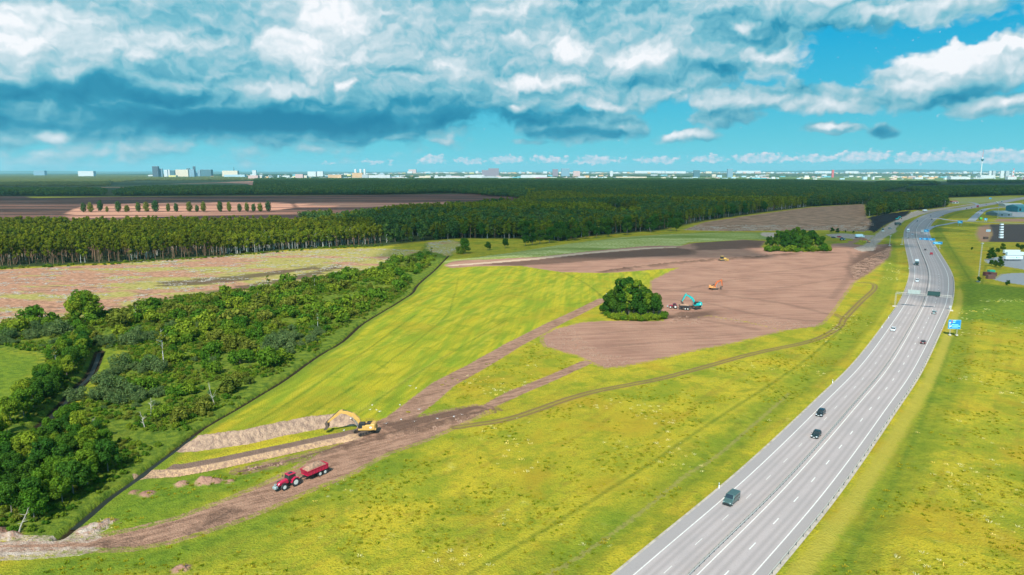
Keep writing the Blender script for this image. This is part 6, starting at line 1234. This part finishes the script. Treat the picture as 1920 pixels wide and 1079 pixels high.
for k, x in enumerate((669, 678.5, 686)):
    e = MB().tube((0, 0, 0), (0, 0, H-(317.4-HZ)/F*7300), 12, n=14).build('silo', mat('city_white', CC['white'])); e.location = ((x-960)/F*7300, 7340, 0); tag(e, 'tall white silo behind the orange block, %s of three' % ('left', 'middle', 'right')[k], 'silo', 'three white silos')
# television tower
D = 8000; e = empty('television_tower', ((1815.7-960)/F*D*1.0139, D, 0)); cm = mat('tower_concrete', (.58, .58, .57), .8); k_ = lambda y: H-(y-HZ)/F*D
MB().tube((0, 0, 0), (0, 0, 40), 10, 6.5, 16).tube((0, 0, 40), (0, 0, k_(301)), 6.5, 3.4, 16).build('shaft', cm, e); MB().tube((0, 0, k_(303.5)), (0, 0, k_(300.5)), 4, 15, 20).tube((0, 0, k_(300.5)), (0, 0, k_(298.5)), 15, 13, 20).build('pod', mat('tower_glass', (.03, .12, .16), .3), e)
MB().tube((0, 0, k_(298.5)), (0, 0, k_(296.6)), 11, 7, 16).build('upper_deck', cm, e); MB().tube((0, 0, k_(296.6)), (0, 0, k_(281.5)), 2.6, 1.0, 8).build('antenna', mat('city_red', CC['red'], .8), e); tag(e, 'slender concrete television tower rising above the right skyline', 'tower')
e = MB().tube((0, 0, 0), (0, 0, H-(313.2-HZ)/F*9000), 16, 1, 8).build('spire', mat('city_dark', CC['dark'])); e.location = ((446-960)/F*9000, 9000, 0); tag(e, 'thin dark church spire on the left skyline', 'spire')
# the rest of the city, block by block
rs = np.random.RandomState(77); keys = ['white', 'white', 'white', 'grey', 'lightb', 'beige', 'pink', 'steelb', 'white', 'yellow', 'cyan']
nmz = dict(white='white', grey='grey', lightb='pale blue', beige='beige', pink='pink', steelb='blue grey', yellow='yellowish', cyan='cyan')
for k in range(285):
    zone = rs.rand(); x = 300+zone*1640 if rs.rand() > .35 else rs.uniform(560, 1000); D = rs.uniform(6000, 12500); base = HZ+H*F/D
    if x < 480: D = rs.uniform(7500, 10500)
    if x > 1000 and D < 8500 and rs.rand() < .6: D += 3500
    gz = ground_z(x, D)
    wpx = rs.uniform(4, 15)*9000/D*(1.6 if D < 7500 else 1); hm_ = rs.choice([7, 9, 12, 16, 27, 30], p=[.3, .25, .2, .12, .08, .05]) if D < 9000 else rs.choice([12, 16, 28, 34, 42], p=[.3, .3, .2, .15, .05]); c = keys[rs.randint(len(keys))]
    B(x-wpx/2, x+wpx/2, HZ+(H-hm_-gz)/D*F, D, c, 'small %s %s in the distant city' % (nmz[c], 'low hall' if hm_ < 14 else 'apartment block'), group='distant %s %s' % (nmz[c], 'halls' if hm_ < 14 else 'apartment blocks'), roofc='white' if rs.rand() < .6 else 'grey')
# still smaller houses and sheds, too many to tell apart
def houses():
    rs = np.random.RandomState(5); V = []; Fc = []; Mi = []; ks = ['white', 'white', 'beige', 'pink', 'lightb', 'grey', 'orange', 'white']
    for k in range(3600):
        y = rs.uniform(327, 337); D = H*F/(y-HZ)*1.0 if rs.rand() < .6 else rs.uniform(11500, 20000); x = rs.uniform(290, 2300)
        if y > 333 and (x < 480 or rs.rand() < .6): continue
        if vnoise(np.array([x/40]), np.array([y/1.5]), 6)[0] < .42: continue
        X = (x-960)/F*D
        g0 = ground_z(x, D) if D > 11500 else 0
        w_, d_, h_ = rs.uniform(14, 70), rs.uniform(12, 30), rs.choice([6, 9, 12, 18, 26], p=[.3, .3, .2, .12, .08]); b = len(V)
        for z in (g0, g0+h_): V += [(X-w_/2, D, z), (X+w_/2, D, z), (X+w_/2, D+d_, z), (X-w_/2, D+d_, z)]
        Fc += [(b, b+1, b+5, b+4), (b+1, b+2, b+6, b+5), (b+3, b, b+4, b+7), (b+4, b+5, b+6, b+7)]; c = rs.randint(len(ks)); Mi += [c, c, c, c if rs.rand() < .7 else 5]
    o = put_mesh('distant_houses', V, Fc, [mat('city_'+c, CC[c], .8) for c in ks], fmat=Mi); tag(o, 'countless small pale houses and sheds scattered through the distant city', 'houses', kind='stuff')
houses()
# low hills behind the city
def hills():
    xs = np.linspace(-34000, 34000, 300); u = xs/33500*1300; V = []
    hh = 74+60*np.clip(fbm(xs/5000, xs*0, 4, 5)+.25, 0, 1)+120*np.exp(-((u+960-1650)/170)**2)+40*np.exp(-((u+960-60)/160)**2)
    for x, h_ in zip(xs, hh): V += [(x, 31500, -5), (x, 33500, h_), (x, 34800, -5)]
    i = np.arange(299)*3; Fc = np.concatenate([np.stack([i, i+3, i+4, i+1], -1), np.stack([i+1, i+4, i+5, i+2], -1)]); o = put_mesh('hills', np.array(V), Fc, [mat('far_wood', (.03, .07, .03), .9)], smooth=True); o['kind'] = 'structure'
hills()
# unseen clouds overhead, outlined to shade the forest, the peat and the far highway
def cloud(name, poly, alt, thick, tr, label, seed, off=(0, 0)):
    sh = np.array([sdir.x, sdir.y])*(alt/sdir.z); lo, hi = poly.min(0)-200, poly.max(0)+200; st = max((hi-lo).max()/110, 18)
    xs, ys = np.arange(lo[0], hi[0], st), np.arange(lo[1], hi[1], st); X, Y = np.meshgrid(xs, ys); P = np.stack([X.ravel(), Y.ravel()], -1); sd = np.full(len(P), -300.0)
    sd = poly_sd(P, poly, 300); s_ = max(120, st*4); sd = sd+fbm(P[:, 0]/s_/2, P[:, 1]/s_/2, 4, seed)*s_*1.0; keep = sd > 0
    h_ = np.sqrt(np.clip(sd, 0, 400)/400)*thick*(1+.8*fbm(P[:, 0]/s_, P[:, 1]/s_, 4, seed+3)); nx = len(xs); i = (np.arange(len(ys)-1)[:, None]*nx+np.arange(nx-1)[None]).ravel(); q = np.stack([i, i+1, i+nx+1, i+nx], -1); q = q[keep[q].any(1)]
    T = np.column_stack([P+sh, alt+h_+3]); Bt = np.column_stack([P+sh, alt-h_*.25-3]); n = len(P); V = np.vstack([T, Bt]); Fc = np.vstack([q, q[:, ::-1]+n])
    u, inv = np.unique(Fc, return_inverse=True); m_, w = newmat(name); d = w.new('ShaderNodeBsdfDiffuse'); d.inputs[0].default_value = (.9, .9, .92, 1); t = w.new('ShaderNodeBsdfTransparent'); mx = w.new('ShaderNodeMixShader'); mx.inputs[0].default_value = 1-tr; w.l.new(t.outputs[0], mx.inputs[1]); w.l.new(d.outputs[0], mx.inputs[2]); o_ = w.new('ShaderNodeOutputMaterial'); w.l.new(mx.outputs[0], o_.inputs[0])
    o = put_mesh('cloud', V[u], inv.reshape(Fc.shape), [m_], smooth=True); tag(o, label, None); o['kind'] = 'structure'; return o
CLD = PL(-500,349, -500,374, 0,381, 300,379, 560,377, 640,383, 760,396, 790,425, 830,452, 960,466, 1040,474, 1240,462, 1300,452, 1420,447, 1500,440, 1640,425, 1700,412, 1800,395, 2200,385, 2300,343, 480,342)
CLR_ = PL(1690,572, 1790,584, 1900,570, 2300,560, 2300,385, 1800,396, 1700,413, 1640,427, 1500,442, 1420,449, 1560,462, 1640,490, 1685,545)
cloud('shade_cloud_dense', CLD, 1250, 260, .60, 'broad unseen cloud that shades the forest', 3); cloud('shade_cloud_thin', CLR_, 900, 90, .74, 'thin unseen cloud that shades the far highway', 8)
# ------------------------------------------------------------------ air
hm, w = newmat('haze'); v = w.new('ShaderNodeVolumePrincipled'); v.inputs['Color'].default_value = (.50, .93, 1.0, 1); v.inputs['Density'].default_value = 3.0e-5; v.inputs['Anisotropy'].default_value = .1
o = w.new('ShaderNodeOutputMaterial'); w.l.new(v.outputs[0], o.inputs['Volume'])
hz = MB().box((0, 17200, 196), (74000, 36000, 400)).build('haze', hm); tag(hz, kind='stuff', label='thin blue haze over the whole plain', cat='haze')
